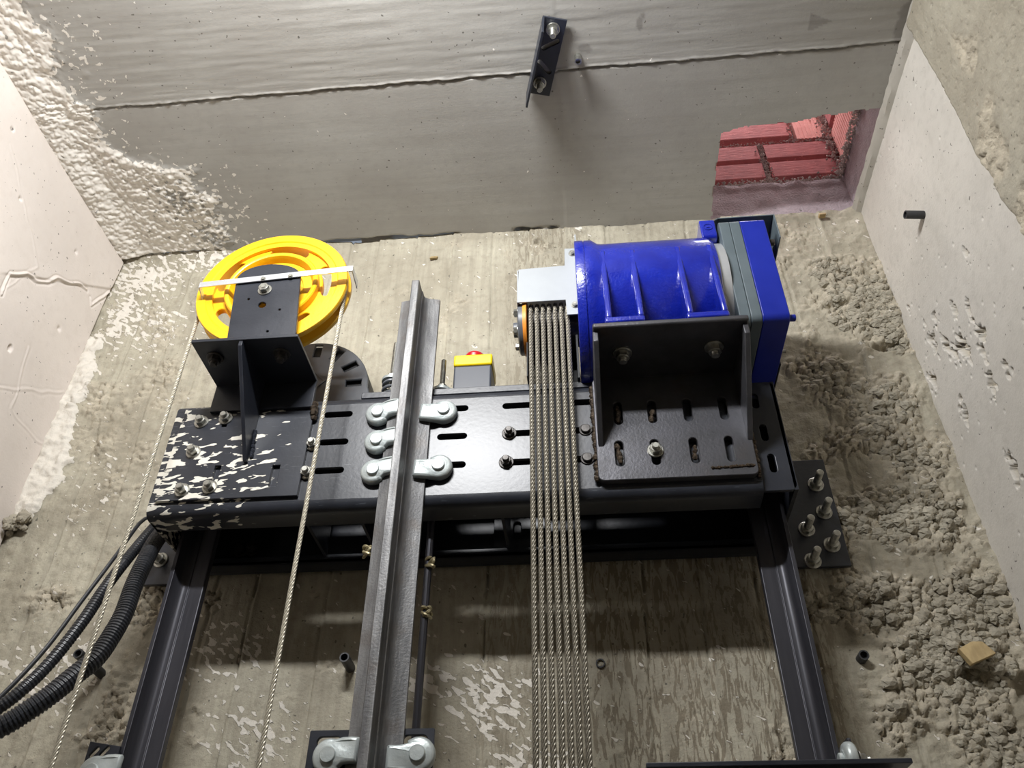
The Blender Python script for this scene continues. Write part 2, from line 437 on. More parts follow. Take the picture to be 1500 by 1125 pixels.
def wb_paint(u, v):
    m = blob(u, v, [(-.96, 1.36, .15, .12, .90), (-.84, 1.41, .14, .06, .82), (-.97, 1.24, .07, .14, .88), (-.88, 1.2, .14, .16, .64),
                    (-.146, .40, .11, .09, .80), (-.25, .43, .12, .07, .74), (-.32, .45, .06, .06, .72), (-.573, .49, .14, .10, .66), (-.5, .36, .15, .08, .66),
                    (-.863, .46, .14, .12, .68), (-.9, .8, .12, .2, .52), (-.75, .7, .1, .1, .5), (-.09, .31, .1, .05, .85)])
    eu = np.interp(v, [.7, .82, .95, 1.08, 1.2], [-1.0, -.955, -.972, -.988, -1.0])+(vnoise(u, v, 45, 66, 3)-.5)*.03
    edge = sstep(u, eu+.004, eu-.004)*sstep(v, .70, .76)*(1-sstep(v, 1.15, 1.22))
    return np.maximum(np.maximum(m, .34), edge*1.35)
def wb_streak(u, v):
    return sstep(u, -.05, .03)*(1-sstep(u, .33, .40))*(1-sstep(v, .62, .68)) + .6*sstep(u, -.16, -.1)*sstep(v, .95, 1.0)*(1-sstep(u, .02, .08)) + .55*sstep(u, -.18, -.15)*(1-sstep(u, -.05, .03))*(1-sstep(v, .62, .68))
def wb_disp(u, v):
    h = np.zeros(u.shape)
    wob = (vnoise(u*0, v, 6, 3)-.5)*.012
    b = np.zeros(u.shape, int)
    for k, x in enumerate(JX):
        dx = np.abs(u-(x+wob)); b += (u > x+wob)
        h -= .0040*np.exp(-(dx/.0020)**2)
        h += .0016*np.exp(-((u-(x+wob)-.005)/.003)**2)
    rs = np.random.RandomState(4).rand(40)
    h += (rs[b]-.5)*.005
    h += (vnoise(u*90, v*5, 1, 8, 3)-.5)*.0010 + (vnoise(u, v, 5, 9, 3)-.5)*.006 + (vnoise(u, v, 90, 19, 3)-.5)*.0012
    rr = np.maximum(sstep(u, .30, .42), .9*sstep(u, -.60, -.74))
    h += rr*((vnoise(u, v, 42, 27, 4)-.5)*.008 + (vnoise(u, v, 12, 28, 3)-.5)*.006 + (vnoise(u, v, 110, 29, 3)-.5)*.003)
    R = wb_rough(u, v)
    d1, d2, hh = worley(u+.004*vnoise(u, v, 80, 2), v+.004*vnoise(u, v, 80, 6), .015, 12)
    st = np.sqrt(np.clip(1-(d1/.82)**2, 0, 1))
    e1, e2, eh = worley(u, v, .0075, 40)
    h += R*(st*.008*(.4+hh) - .008*(1-sstep(d2-d1, 0, .16)) + .0035*(1-e1) - .005 + (vnoise(u, v, 30, 23, 3)-.5)*.02)
    for (a, c, ra, rc, dp) in PITS:
        q = ((u-a)/ra)**2+((v-c)/rc)**2 + (vnoise(u, v, 60, 77)-.5)*.8
        h -= dp*(1-sstep(q, .5, 1.3))
    eu = np.interp(v, [.7, .82, .95, 1.08, 1.2], [-1.0, -.955, -.972, -.988, -1.0])+(vnoise(u, v, 45, 66, 3)-.5)*.03
    edge = sstep(u, eu+.006, eu-.008)*sstep(v, .70, .76)*(1-sstep(v, 1.15, 1.22))
    h += edge*(.004+.012*vnoise(u, v, 85, 31, 3))
    # mortar bead under the slab
    h += .010*sstep(v, 1.412, 1.424)*vnoise(u, v, 25, 90, 3) 
    # slight kick at the right corner
    h += .012*sstep(u, .60, .637)*vnoise(u, v, 8, 55, 2)
    return h
wb = grid('wall_back', np.linspace(XL-.02, XR+.03, 560), np.linspace(.22, ZC+.005, 404), wb_disp, lambda U, V, D: (U, -D, V), 'wall_back',
     {'rough': wb_rough, 'paint': wb_paint, 'streak': wb_streak})
_c = MB(); _c.add([(XL-.02, 0, FLOOR), (XR+.03, 0, FLOOR), (XR+.03, 0, .221), (XL-.02, 0, .221)], [(0, 1, 2, 3)])
tag(build(_c, 'trim_1', 'plain', None), 'plain lower back wall of the shaft below the frame', kind='structure')

SPRAY = [(-.944, -.75), (-.944, -.609), (-.919, -.563), (-.913, -.503), (-.916, -.433), (-.915, -.381), (-.925, -.327), (-.873, -.276), (-.789, -.231), (-.763, -.166), (-.753, -.089), (-.775, 0), (-.775, .05)]
SY = np.array([p[1] for p in SPRAY]); SX = np.array([p[0] for p in SPRAY])
def spray_x(v): return np.interp(v, SY, SX)
def ce_paint(u, v):
    dx = spray_x(v)-u + (vnoise(u, v, 26, 44, 3)-.5)*.09
    m = sstep(dx, -.03, .035)
    far = sstep(dx, -.20, -.02)*.50
    patch = 1-.42*blob(u, v, [(-.83, -.16, .05, .05, 1), (-.79, -.05, .05, .06, 1)])
    return np.maximum(np.maximum(m*1.15*patch, far), .18)
def ce_stain(u, v):
    m = blob(u, v, [(.150, -.472, .008, .014, 1), (.156, -.484, .005, .008, 1), (.11, -.40, .01, .012, .5), (.093, -.453, .016, .012, .4), (.05, -.43, .018, .012, .8), (.62, -.43, .018, .05, 1), (.60, -.30, .02, .03, .35)])
    tri = (v < -.430) & (v > -.462) & (u > .452) & (u < .452+(.49-.452)*(1-np.abs(v+.446)/.017))
    return np.clip(sstep(m+(vnoise(u, v, 80, 4, 2)-.5)*.5, .4, .6) + tri*.8, 0, 1)
def ce_disp(u, v):
    h = (vnoise(u*3, v*40, 1, 3, 2)-.5)*.0003 + (vnoise(u, v, 3, 4, 2)-.5)*.003
    g = (vnoise(u*9, v*120, 1, 63, 3)-.5)*.0009*sstep(v, -.36, -.42)
    h += g
    sy = -.390 + (vnoise(u, u*0, 14, 5, 3)-.5)*.006 - .004*u
    ds = v-sy
    m = sstep(spray_x(v)-u + (vnoise(u, v, 26, 44, 3)-.5)*.09, -.02, .05)
    ds = ds + (vnoise(u, v, 120, 17, 2)-.5)*.003
    h -= (1-m)*.010*np.exp(-(ds/.0016)**2)*(.35+.9*vnoise(u, u*0, 30, 18, 2))
    h += (1-m)*.0022*np.exp(-((ds+.004)/.003)**2)*vnoise(u, v, 90, 15, 2)
    h += .0006*sstep(ds, .0, -.004)
    d1, d2, hh = worley(u+.006*vnoise(u, v, 60, 1), v*1.3, .0075, 21)
    h += m*(.003+.007*(vnoise(u, v*1.3, 120, 50, 3)-.5)+.003*hh*np.sqrt(np.clip(1-d1*d1, 0, 1)) + .004*(vnoise(u, v, 30, 51, 2)-.5))
    # thick plaster cove along the left wall
    h += .018*sstep(u, -.955, -1.02)*sstep(v, -.75, -.2)
    # ragged joint with the back wall
    h -= .022*sstep(v, -.022+.012*vnoise(u, u*0, 40, 83, 2), -.008)*sstep(vnoise(u, v, 14, 81, 3), .40, .52)*(1-sstep(u, -.05, .05))
    return h
HX0, HY0 = .318, -.238
def ce_cut(u, v):
    e = (vnoise(u, v, 40, 12, 2)-.5)*.012
    return (u > HX0+e) & (v > HY0+e-.02*sstep(u, .4, .62)+.012*sstep(u, .36, .32)) 
grid('ceiling', np.concatenate([np.arange(XL-.02, -.70, .0019), np.arange(-.70, XR+.023, .0036)]), np.concatenate([np.arange(-.82, -.412, .0032), np.arange(-.412, -.372, .0011), np.arange(-.372, .012, .0026)]), ce_disp, lambda U, V, D: (U, V, ZC-D), 'ceiling', {'paint': ce_paint, 'stain': ce_stain}, ce_cut)
_c = MB(); _c.add([(XL-.02, YF, ZC), (XR+.03, YF, ZC), (XR+.03, -.82, ZC), (XL-.02, -.82, ZC)], [(0, 1, 2, 3)])
tag(build(_c, 'trim_2', 'plain'), 'front part of the shaft ceiling above the camera', kind='structure')

LW1 = [(-.262, 1.058), (-.269, 1.101), (-.235, 1.13), (-.202, 1.158), (-.118, 1.230), (-.08, 1.255)]
LW2 = [(-.149, 1.026), (-.122, .901), (-.006, .897), (.05, .92)]
LW3 = [(-.30, .82), (-.15, .93), (-.02, 1.02)]
LW4 = [(-.055, 1.25), (-.045, 1.235), (-.03, 1.26), (-.006, 1.315), (.02, 1.40)]
LW5 = [(-.40, 1.30), (-.22, 1.17), (-.30, 1.0)]
def lw_disp(u, v):
    h = (vnoise(u, v, 4, 30, 2)-.5)*.008 + (vnoise(u, v, 26, 32, 3)-.5)*.0010
    for k, (L, a) in enumerate(((LW1, .0026), (LW4, .0024), (LW3, .0006), (LW2, .0006), (LW5, .0005))):
        dd = line_d(u + (vnoise(u, v, 30, 60+k)-.5)*.012, v + (vnoise(u, v, 30, 70+k)-.5)*.012, L)
        h += a*np.exp(-(dd/.0020)**2) - a*.5*np.exp(-((dd-.005)/.002)**2)
    # below / right of the first lap the coat is a little thinner
    h -= .003*sstep(v-(1.158+(u+.202)*.85), .004, -.004)*sstep(u, -.30, -.26)
    h -= .005*sstep(np.hypot((u+.19)/.006, (v-.99)/.008), 1.2, .6)
    h -= .02*sstep(u, -.012, .004)
    for (a, b, ra) in ((-.33, 1.24, .004), (-.15, 1.29, .004), (-.10, 1.12, .005), (-.42, 1.33, .004)):
        h -= .004*np.exp(-(((u-a)**2+(v-b)**2)/ra**2))
    # rounded-off top under the slab
    h -= .02*sstep(v, 1.40, 1.432)
    return h
grid('wall_left', np.linspace(-.66, .02, 430), np.linspace(.62, ZC+.01, 500), lw_disp, lambda U, V, D: (XL+D, U, V), 'wall_left')
_c = MB(); _c.add([(XL, YF, FLOOR), (XL, .02, FLOOR), (XL, .02, .63), (XL, -.65, .63), (XL, -.65, ZC), (XL, YF, ZC)], [(0, 1, 2, 3, 4, 5)])
tag(build(_c, 'trim_3', 'wall_left'), 'plain rest of the left plastered wall', kind='structure')

RP = [(-.045, 1.098, .010), (-.178, .971, .016), (-.118, .948, .022), (-.078, .984, .024), (-.201, .847, .014), (-.188, .803, .02), (-.214, .922, .018),
      (-.151, .665, .02), (-.086, .827, .018), (-.114, 1.0, .014), (-.16, .90, .026), (-.22, .88, .02), (-.13, .91, .02), (-.03, .93, .02), (-.24, .78, .016), (-.31, .64, .02), (-.27, 1.0, .012)]
def rw_rough(u, v):
    m = np.zeros(u.shape)
    for a, b, ra in RP: m = np.maximum(m, np.exp(-(((u-a)/(ra*.55))**2+((v-b)/(ra*1.5))**2)))
    return sstep(m+(vnoise(u*1.6, v, 85, 3, 3)-.5)*2.2, .62, .74)*sstep(m, .05, .25)
def rw_disp(u, v):
    h = (vnoise(u, v, 4, 130, 2)-.5)*.005 + (vnoise(u, v, 60, 132, 2)-.5)*.0003
    R = rw_rough(u, v); d1, d2, hh = worley(u, v, .010, 9)
    h += R*(-.018+.007*np.sqrt(np.clip(1-d1*d1, 0, 1)))
    p1, p2, ph = worley(u, v*.7, .035, 90)
    h -= .004*np.exp(-(p1/.045)**2)*(ph > .72)
    h -= .006*sstep(u, -.006, .006)
    return h
grid('wall_right', np.linspace(-.425, .02, 250), np.linspace(.35, ZC+.005, 480), rw_disp, lambda U, V, D: (XR-D, U, V), 'wall_right', {'rough': rw_rough})
def rr_rough(u, v):
    m = blob(u, v, [(-.46, 1.02, .05, .09, 1), (-.45, .86, .04, .1, .9), (-.5, 1.2, .05, .1, .5), (-.43, .72, .03, .15, .8)])
    return sstep(m+(vnoise(u, v, 24, 6, 3)-.5), .35, .7)
def rr_disp(u, v):
    h = .016+.010*sstep(v, 1.1, .9)*0 + (vnoise(u, v, 5, 230, 3)-.5)*.01 + (vnoise(u, v, 55, 232, 3)-.5)*.004
    R = rr_rough(u, v); d1, d2, hh = worley(u, v, .014, 19)
    h += R*(.008*np.sqrt(np.clip(1-d1*d1, 0, 1))*(.4+hh)-.008)
    p1, p2, ph = worley(u, v, .02, 91)
    h -= .006*np.exp(-(p1/.10)**2)*(ph > .5)
    h -= .020*sstep(u, -.428, -.416)
    return h
grid('trim_4', np.linspace(-.85, -.41, 150), np.linspace(.35, ZC+.005, 340), rr_disp, lambda U, V, D: (XR-D, U, V), 'wall_rough', {'rough': rr_rough})
_c = MB(); _c.add([(XR, YF, FLOOR), (XR, .02, FLOOR), (XR, .02, .36), (XR, -.84, .36), (XR, -.84, ZC), (XR, YF, ZC)], [(0, 1, 2, 3, 4, 5)])
tag(build(_c, 'trim_5', 'wall_right'), 'plain rest of the right wall', kind='structure')
# thin concrete fillet where the ceiling meets the right wall
_c = MB(); _n = 60
_o = [(XR-.016, ZC), (XR-.010, ZC-.010), (XR+.004, ZC-.016), (XR+.004, ZC+.004)]
_vs = []; _fs = []
for i in range(_n+1):
    y = -.83+.82*i/_n
    for (x, z) in _o: _vs.append((x+random.uniform(-.0012, .0012), y, z+random.uniform(-.0012, .0012)))
for i in range(_n):
    for k in range(4): _fs.append((i*4+k, i*4+(k+1) % 4, (i+1)*4+(k+1) % 4, (i+1)*4+k))
_c.add(_vs, _fs); tag(build(_c, 'trim_6', 'plain'), None, kind='structure')
_c = MB(); _c.add([(XL-.02, YF, FLOOR), (XR+.03, YF, FLOOR), (XR+.03, YF, ZC), (XL-.02, YF, ZC)], [(0, 1, 2, 3)])
tag(build(_c, 'wall_front', 'plain'), None, kind='structure')
_c = MB(); _c.add([(XL-.02, YF, FLOOR), (XR+.03, YF, FLOOR), (XR+.03, .02, FLOOR), (XL-.02, .02, FLOOR)], [(0, 1, 2, 3)])
tag(build(_c, 'floor', 'plain'), None, kind='structure')

# ---- vent hole in the slab, lined with mortar and hollow brick
def lip_disp(u, v): return (vnoise(u, v, 22, 140, 4)-.5)*.006
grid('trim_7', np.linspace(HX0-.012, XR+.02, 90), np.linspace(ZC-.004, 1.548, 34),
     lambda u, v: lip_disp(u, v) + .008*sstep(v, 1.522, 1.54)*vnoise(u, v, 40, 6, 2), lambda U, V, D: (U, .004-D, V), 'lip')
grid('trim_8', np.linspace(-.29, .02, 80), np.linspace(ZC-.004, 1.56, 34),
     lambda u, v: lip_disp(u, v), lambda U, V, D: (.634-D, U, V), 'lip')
_c = MB()
_c.box((HX0-.03, HY0-.03, ZC+.004), (HX0, .03, 2.3)); _c.box((HX0-.03, HY0-.06, ZC+.004), (XR+.06, HY0-.03, 2.3))
tag(build(_c, 'trim_9', 'mortar'), 'mortar faces of the vent hole towards the shaft', kind='structure')
_c = MB(); _c.box((HX0-.03, .034, 1.50), (XR+.06, .05, 2.3)); _c.box((XR+.02, HY0-.03, 1.50), (XR+.05, .034, 2.3))
vent = tag(build(_c, 'wall_vent', 'mortar'), None, kind='structure')
def brick_mesh(L, pale=False):
    # hollow clay block: two proud bands with a recessed ledge between them, sloped undersides
    h = .142; mb = MB()
    if pale:
        prof = [(0, 0), (.0, .022)]
        k = 0; prof = [(0, 0)]
        for k in range(1): pass
        n = 12; pts = [(0, .02)]
        for k in range(n):
            u0 = L*k/n; pts += [(u0, 0), (u0+L/n*.6, 0), (u0+L/n*.6, .0016), (u0+L/n, .0016)]
        pts += [(L, .02)]
        mb.prism(pts, lambda u, v, w: (u, v, w), 0, h)
    else:
        pr = [(.030, 0), (.016, .0), (.001, .014), (0, .016), (0, .068), (.002, .070), (.014, .070), (.015, .071), (.001, .084), (0, .086), (0, .136), (.003, .138), (.030, h)]
        mb.prism([(a, b) for a, b in pr], lambda a, b, w: (w, a, b), 0, L)
    me = mb.to_mesh('brick'); me.materials.append(MAT['brick_lit' if pale else 'brick']); return me
bl = brick_mesh(.195)
bp = brick_mesh(.11, True)
rows = [(1.568, [(.262, 0), (.472, 0)]), (1.720, [(.160, 0), (.352, 0), (.556, 1)]), (1.872, [(.262, 0), (.472, 0)]), (2.024, [(.16, 0), (.352, 0), (.556, 0)])]
for z, bs in rows:
    for x, pale in bs:
        L = .11 if pale else .195
        if x+L < .29: continue
        o = link('brick', bp if pale else bl, vent, (x+.012, .012, z))
        if x+L > .70: o.scale.x = (.645-x)/L
for z in (1.568, 1.720, 1.872, 2.024):
    for y in (-.27, -.135):
        o = link('brick', bl, vent, (.642, y+.13, z)); o.rotation_euler = (0, 0, -PI/2); o.scale.x = .6
        if z < 1.6 and y > -.2:
            o.data = bp; o.scale.x = 1
# mortar crumbs squeezed out of the joints
mb = MB(); rs = random.Random(3)
def crumb(mb, c, s):
    base = [(1,0,0),(-1,0,0),(0,1,0),(0,-1,0),(0,0,1),(0,0,-1)]
    vs = [(c[0]+a*s*rs.uniform(.6, 1.2), c[1]+b*s*rs.uniform(.6, 1.2), c[2]+e*s*rs.uniform(.6, 1.2)) for a, b, e in base]
    mb.add(vs, [(0,2,4),(2,1,4),(1,3,4),(3,0,4),(2,0,5),(1,2,5),(3,1,5),(0,3,5)])
for i in range(800):
    crumb(mb, (rs.uniform(.32, .645), rs.uniform(.004, .02), 1.556+rs.gauss(0, .007)), rs.uniform(.0018, .0042))
for i in range(300):
    crumb(mb, (rs.uniform(.32, .645), rs.uniform(.012, .02), 1.714+rs.gauss(0, .003)), rs.uniform(.0012, .003))
for i in range(380):
    z = rs.uniform(1.56, 1.71); crumb(mb, (.473+rs.gauss(0, .004)+.012*(1.71-z)/.15*rs.random(), rs.uniform(.008, .02), z), rs.uniform(.0014, .0034))
for i in range(150):
    crumb(mb, (.556+rs.gauss(0, .003), rs.uniform(.008, .02), rs.uniform(1.72, 1.86)), rs.uniform(.0012, .003))
for i in range(600):
    z = rs.uniform(1.55, 1.90); crumb(mb, (.635+rs.gauss(0, .008), rs.uniform(-.01, .02), z), rs.uniform(.0018, .0048))
for i in range(380):
    crumb(mb, (rs.uniform(.622, .635), rs.uniform(-.26, .0), 1.56+rs.gauss(0, .006)), rs.uniform(.0018, .0048))
tag(build(mb, 'mortar_crumbs', 'mortar', vent, smooth=False), None, kind='stuff')

# loose aggregate showing in the honeycombed concrete
mb = MB(); rs = random.Random(11)
def stone(mb, c, s):
    ang = rs.uniform(0, 6.3); vs = []
    for ring, (zz, rr) in enumerate(((-.6, .75), (.1, 1.0), (.65, .6))):
        for k in range(6):
            a = ang+k*PI/3+ring*.4; q = s*rr*rs.uniform(.75, 1.15)
            vs.append((c[0]+q*math.cos(a), c[1]-zz*s*rs.uniform(.7, .95), c[2]+q*math.sin(a)*.85))
    vs.append((c[0], c[1]-s*.75, c[2]))
    fs = [(r*6+k, r*6+(k+1) % 6, r*6+6+(k+1) % 6, r*6+6+k) for r in range(2) for k in range(6)]
    fs += [(12+k, 12+(k+1) % 6, 18) for k in range(6)]
    mb.add(vs, fs)
cand = 0
while cand < 1500:
    x = rs.uniform(.30, .63); z = rs.uniform(.28, 1.3)
    R = float(blob(np.array([x]), np.array([z]), ROUGH[:15])[0])
    if rs.random() < max(0, R-.45)*1.7:
        hd = float(wb_disp(np.array([[x]]), np.array([[z]]))[0, 0]) if cand % 1 == 0 else 0
        stone(mb, (x, -hd+.002, z), rs.uniform(.004, .0105) if rs.random() < .8 else rs.uniform(.010, .014)); cand += 1
stn = tag(build(mb, 'aggregate_stones', 'wall_rough', wb, smooth=False), 'bare aggregate stones in the honeycombed concrete', kind='stuff')

# ------------------------------------------------------------------ machine beam
beam = thing('machine_beam', BEAM, 'long black slotted steel box beam carrying the blue machine, white spatter on its left end', 'beam')
mb = MB()
holes = []
for z in (.783, .730, .678):
    for x in (-.375, -.190, -.090, .018): holes.append(hslot(x, z, .046, .011))
    holes.append(hslot(-.520, z, .04, .011)); holes.append(hslot(-.61, z, .03, .011)); holes.append(hslot(.12, z, .046, .011))
plate(mb, [(-.645, .627), (.259, .627), (.259, .803), (-.645, .803)], holes, -.209, .006, .0004)
def bend(mb, z0, sgn):      # rounded fold and flange going back
    pts = []
    for k in range(7):
        a = PI/2*k/6; pts.append((-.199-.016*math.cos(a), z0-sgn*.016*math.sin(a)))
    pts += [(-.168, z0-sgn*.016), (-.168, z0-sgn*.010)]
    for k in range(6, -1, -1):
        a = PI/2*k/6; pts.append((-.199-.010*math.cos(a), z0-sgn*.010*math.sin(a)))
    mb.prism(pts, lambda u, v, t: (t, u, v), -.645, .259)
bend(mb, .627, 1); bend(mb, .803, -1)
build(mb, 'front_channel', 'beam_paint', beam)
mb = MB(); plate(mb, rrect(.235, .616, .308, .811, .010), [vslot(.2745, .775, .028, .0105), vslot(.2775, .716, .030, .0105), vslot(.280, .662, .032, .0105)], -.201, .006, .0005)
mb.prism([(-.207, .616), (-.207, .811), (-.02, .811), (-.02, .640), (-.03, .616)], lambda u, v, t: (t, u, v), .3085, .3025)
build(mb, 'end_bracket', 'black', beam, .0006)
mb = MB(); mb.box((-.6455, -.196, .611), (-.6405, -.012, .815)); build(mb, 'end_cheek', 'beam_paint', beam, .0006)
mb = MB(); mb.box((-.640, -.018, .612), (.300, -.012, .815)); mb.box((-.640, -.046, .612), (.300, -.018, .618)); mb.box((-.640, -.046, .612), (.300, -.0425, .626)); mb.box((-.640, -.167, .809), (.300, -.018, .815))
build(mb, 'rear_channel', 'black', beam, .0008)
mb = MB(); mb.box((-.345, -.206, .8195), (.032, -.175, .832)); build(mb, 'top_bar', 'black', beam, .001)
for x in (-.42, -.335, -.12):
    mb = MB(); mb.box((x, -.166, .622), (x+.005, -.047, .806)); build(mb, 'stiffener', 'black', beam, .0006)
mb = MB(); plate(mb, [(-.145, .630), (-.06, .630), (-.06, .79), (-.145, .79)], [vslot(-.106, .668, .034, .012)], -.019, .005); build(mb, 'rear_plate', 'black', beam)
mb = MB(); plate(mb, [(-.43, .630), (-.345, .630), (-.345, .79), (-.43, .79)], [], -.019, .005); build(mb, 'rear_plate', 'black', beam)
for x, z in ((-.102, .730), (-.106, .678)): bolt(beam, (x, -.215, z), (0, -1, 0), mat='dark_bolt', s=.98)
for x in (.022,):
    for z in (.730, .678): bolt(beam, (x-.008, -.215, z), (0, -1, 0), mat='dark_bolt', style='cap', s=.9)
for x in (-.575, -.555): bolt(beam, (x, -.018, .655), (0, -1, 0), mat='dark_bolt', s=1.1)

# ------------------------------------------------------------------ columns and rail (T-section guide rails)
def t_rail_mesh(bw, bt, bl_, ft, z0, z1):
    # base along u (width bw, thickness bt), blade length bl_ thickness ft; v = blade direction
    o = [(-bw/2, 0), (bw/2, 0), (bw/2, bt*.75), (ft*1.25, bt*1.15), (ft*.75, bt*1.7), (ft/2+.0015, bt*2.2), (ft/2+.0015, bl_*.5), (ft/2, bl_*.52), (ft/2, bl_-.001), (ft/2-.001, bl_),
         (-ft/2+.001, bl_), (-ft/2, bl_-.001), (-ft/2, bl_*.52), (-ft/2-.0015, bl_*.5), (-ft/2-.0015, bt*2.2), (-ft*.75, bt*1.7), (-ft*1.25, bt*1.15), (-bw/2, bt*.75)]
    return o
rail = thing('guide_rail', (-.259, -.216, FLOOR), 'tall bare steel T-section guide rail clamped to the front of the black beam', 'rail')
mb = MB(); o = t_rail_mesh(.068, .0075, .056, .013, 0, 0)
mb.prism([(u, v) for u, v in o], lambda u, v, t: (-.259+u, -.2158-v, t), FLOOR, 1.018)
build(mb, 'rail_bar', 'rail', rail, .0005)
for nm, bx, sg, lab in (('left', -.631, 1, 'dark steel upright at the left end of the beam, beside the black conduits'), ('right', .314, -1, 'dark steel upright at the right end of the beam, beside the five-bolt wall plate')):
    c = thing('steel_upright', (bx, -.105, FLOOR), lab, 'upright', 'T-section uprights under the beam ends')
    mb = MB(); o = t_rail_mesh(.062, .008, .046, .012, 0, 0)
    xb = bx + (.0065 if sg > 0 else -.0125)
    mb.prism(o, lambda u, v, t: (xb+sg*v, -.105+u, t), FLOOR, .800)
    build(mb, 'upright_bar', 'column', c, .0005)

# rail clips -----------------------------------------------------------------
def clip_mesh():
    pts = []
    R0 = .0205
    for k in range(25):
        a = math.radians(72+240*k/24); pts.append((R0*math.cos(a), R0*math.sin(a)))
    pts += [(.0130, -.0130), (.018, -.0105), (.026, -.0095), (.034, -.0100), (.0365, -.0085), (.0370, .0175), (.0355, .0195), (.026, .0203), (.016, .0205)]
    me = plate_mesh(pts, [], .013, .0045)
    for v in me.vertices:
        u, t = v.co.x, v.co.z+.006
        k = min(1, max(0, (u-.010)/.010)); k = k*k*(3-2*k)
        t = t*(1-.15*k) + k*.0078
        rr = math.hypot(u, v.co.y)
        if t > .006: t += .0025*max(0, 1-(rr/.02)**2)
        v.co = (u, v.co.y, t)
    shade(me, 50); me.materials.append(MAT['zinc'])
    return me
CLIP = clip_mesh()
def rail_clip(p, flip, lab, axis='Y', group=None, tilt=0):
    t = thing('rail_clip', p, lab, 'clamp', group or 'cast clips holding the guide rail')
    o = link('clip_body', CLIP, t)
    # local: u along tongue, v up, t outwards (-Y)
    if axis == 'Y': m = Matrix(((-1 if flip else 1, 0, 0), (0, 0, -1), (0, 1, 0)))
    else: m = Matrix(((0, 0, 1 if not flip else -1), (1, 0, 0), (0, 1, 0)))
    m = m.to_4x4()
    if m.determinant() < 0:
        m = m @ Matrix.Diagonal((1, -1, 1, 1))
    m = Matrix.Rotation(tilt, 4, 'Y') @ m if axis == 'Y' else m
    o.matrix_local = m
    out = m.to_3x3() @ Vector((0, 0, 1))
    b = bolt(t, Vector(p)+out*.0125, out, name='clip_bolt', mat='zinc', style='disc', s=1.1)
    return t
YB = -.2152
for x, z, fl, lab, ti in ((-.3075, .774, 0, 'zinc rail clip left of the guide rail on the beam, topmost of three', -.10),
                      (-.3035, .721, 0, 'zinc rail clip left of the guide rail on the beam, middle of three', -.04),
                      (-.3030, .667, 0, 'zinc rail clip left of the guide rail on the beam, lowest of three', -.04),
                      (-.2035, .772, 1, 'zinc rail clip right of the guide rail near the beam top edge', .06),
                      (-.2055, .670, 1, 'zinc rail clip right of the guide rail near the beam lower edge', .02)):
    rail_clip((x, YB, z), fl, lab, 'Y', None, ti)

lb = thing('rail_bracket', (-.266, -.2, .22), 'black steel bracket plate behind the guide rail at the bottom of the view', 'bracket')
mb = MB(); plate(mb, rrect(-.343, .21, -.189, .3005, .002), [hslot(-.318, .287, .03, .012), hslot(-.212, .287, .03, .012)], -.2095, .006, .0006); build(mb, 'face_plate', 'black', lb)
mb = MB(); mb.box((-.34, -.2095, .212), (-.334, -.001, .262)); build(mb, 'arm', 'black', lb, .0006)
mb = MB(); mb.box((-.198, -.2095, .212), (-.192, -.001, .262)); build(mb, 'arm', 'black', lb, .0006)
rail_clip((-.3125, YB-.0005, .268), 0, 'zinc rail clip on the bottom bracket plate, left of the guide rail', 'Y', None, 0)
rail_clip((-.2055, YB-.0005, .268), 1, 'zinc rail clip on the bottom bracket plate, right of the guide rail', 'Y', None, 0)

# lower right angle bracket, lower left bracket
ab = thing('angle_bracket', (.222, -.11, .25), 'long flat black angle bracket crossing the right upright at the bottom edge of the view', 'bracket')
mb = MB(); mb.box((.06, -.222, .250), (.356, -.145, .2555)); mb.box((.06, -.151, .20), (.356, -.145, .250)); build(mb, 'angle', 'black', ab, .0008)
for x in (.335, .07):
    mb = MB(); mb.box((x, -.145, .205), (x+.006, -.0005, .25)); build(mb, 'arm', 'black', ab, .0006)
mb = MB(); mb.prism(rrect(-.137, .235, -.085, .302, .004), lambda u, v, t: (t, u, v), .3145, .3185); build(mb, 'side_lug', 'black', ab, .0005)
rc = thing('rail_clip', (.3145, -.15, .272), 'zinc rail clip on the right upright above the angle bracket', 'clamp', 'cast clips holding the uprights')
def side_clip(t, x, sg):
    o = link('clip_body', CLIP, t)
    m = Matrix(((0, 0, sg), (1, 0, 0), (0, 1, 0))).to_4x4()
    if m.determinant() < 0: m = m @ Matrix.Diagonal((1, -1, 1, 1))
    o.matrix_local = m
    return m
m = side_clip(rc, 0, -1)
bolt(rc, (.3020, -.15, .272), (-1, 0, 0), name='clip_bolt', mat='zinc', style='cap')
bolt(rc, (.3185, -.15, .272), (1, 0, 0), name='nut', mat='bolt', style='nut', s=.9)
l2 = thing('rail_bracket', (-.64, -.1, .24), 'small black bracket plate beside the left upright at the bottom left of the view', 'bracket')
mb = MB(); plate(mb, [(-.664, .235), (-.620, .235), (-.620, .306), (-.664, .313)], [rot_slot2(-.654, .299, .016, .006, .9), rot_slot2(-.640, .300, .016, .006, .9)], -.1405, .005, .0006); mb.box((-.664, -.1405, .235), (-.659, -.0005, .29)); build(mb, 'plate', 'black', l2)
rail_clip((-.6415, -.1458, .272), 0, 'zinc rail clip on the small bracket beside the left upright', 'Y', 'cast clips holding the uprights')

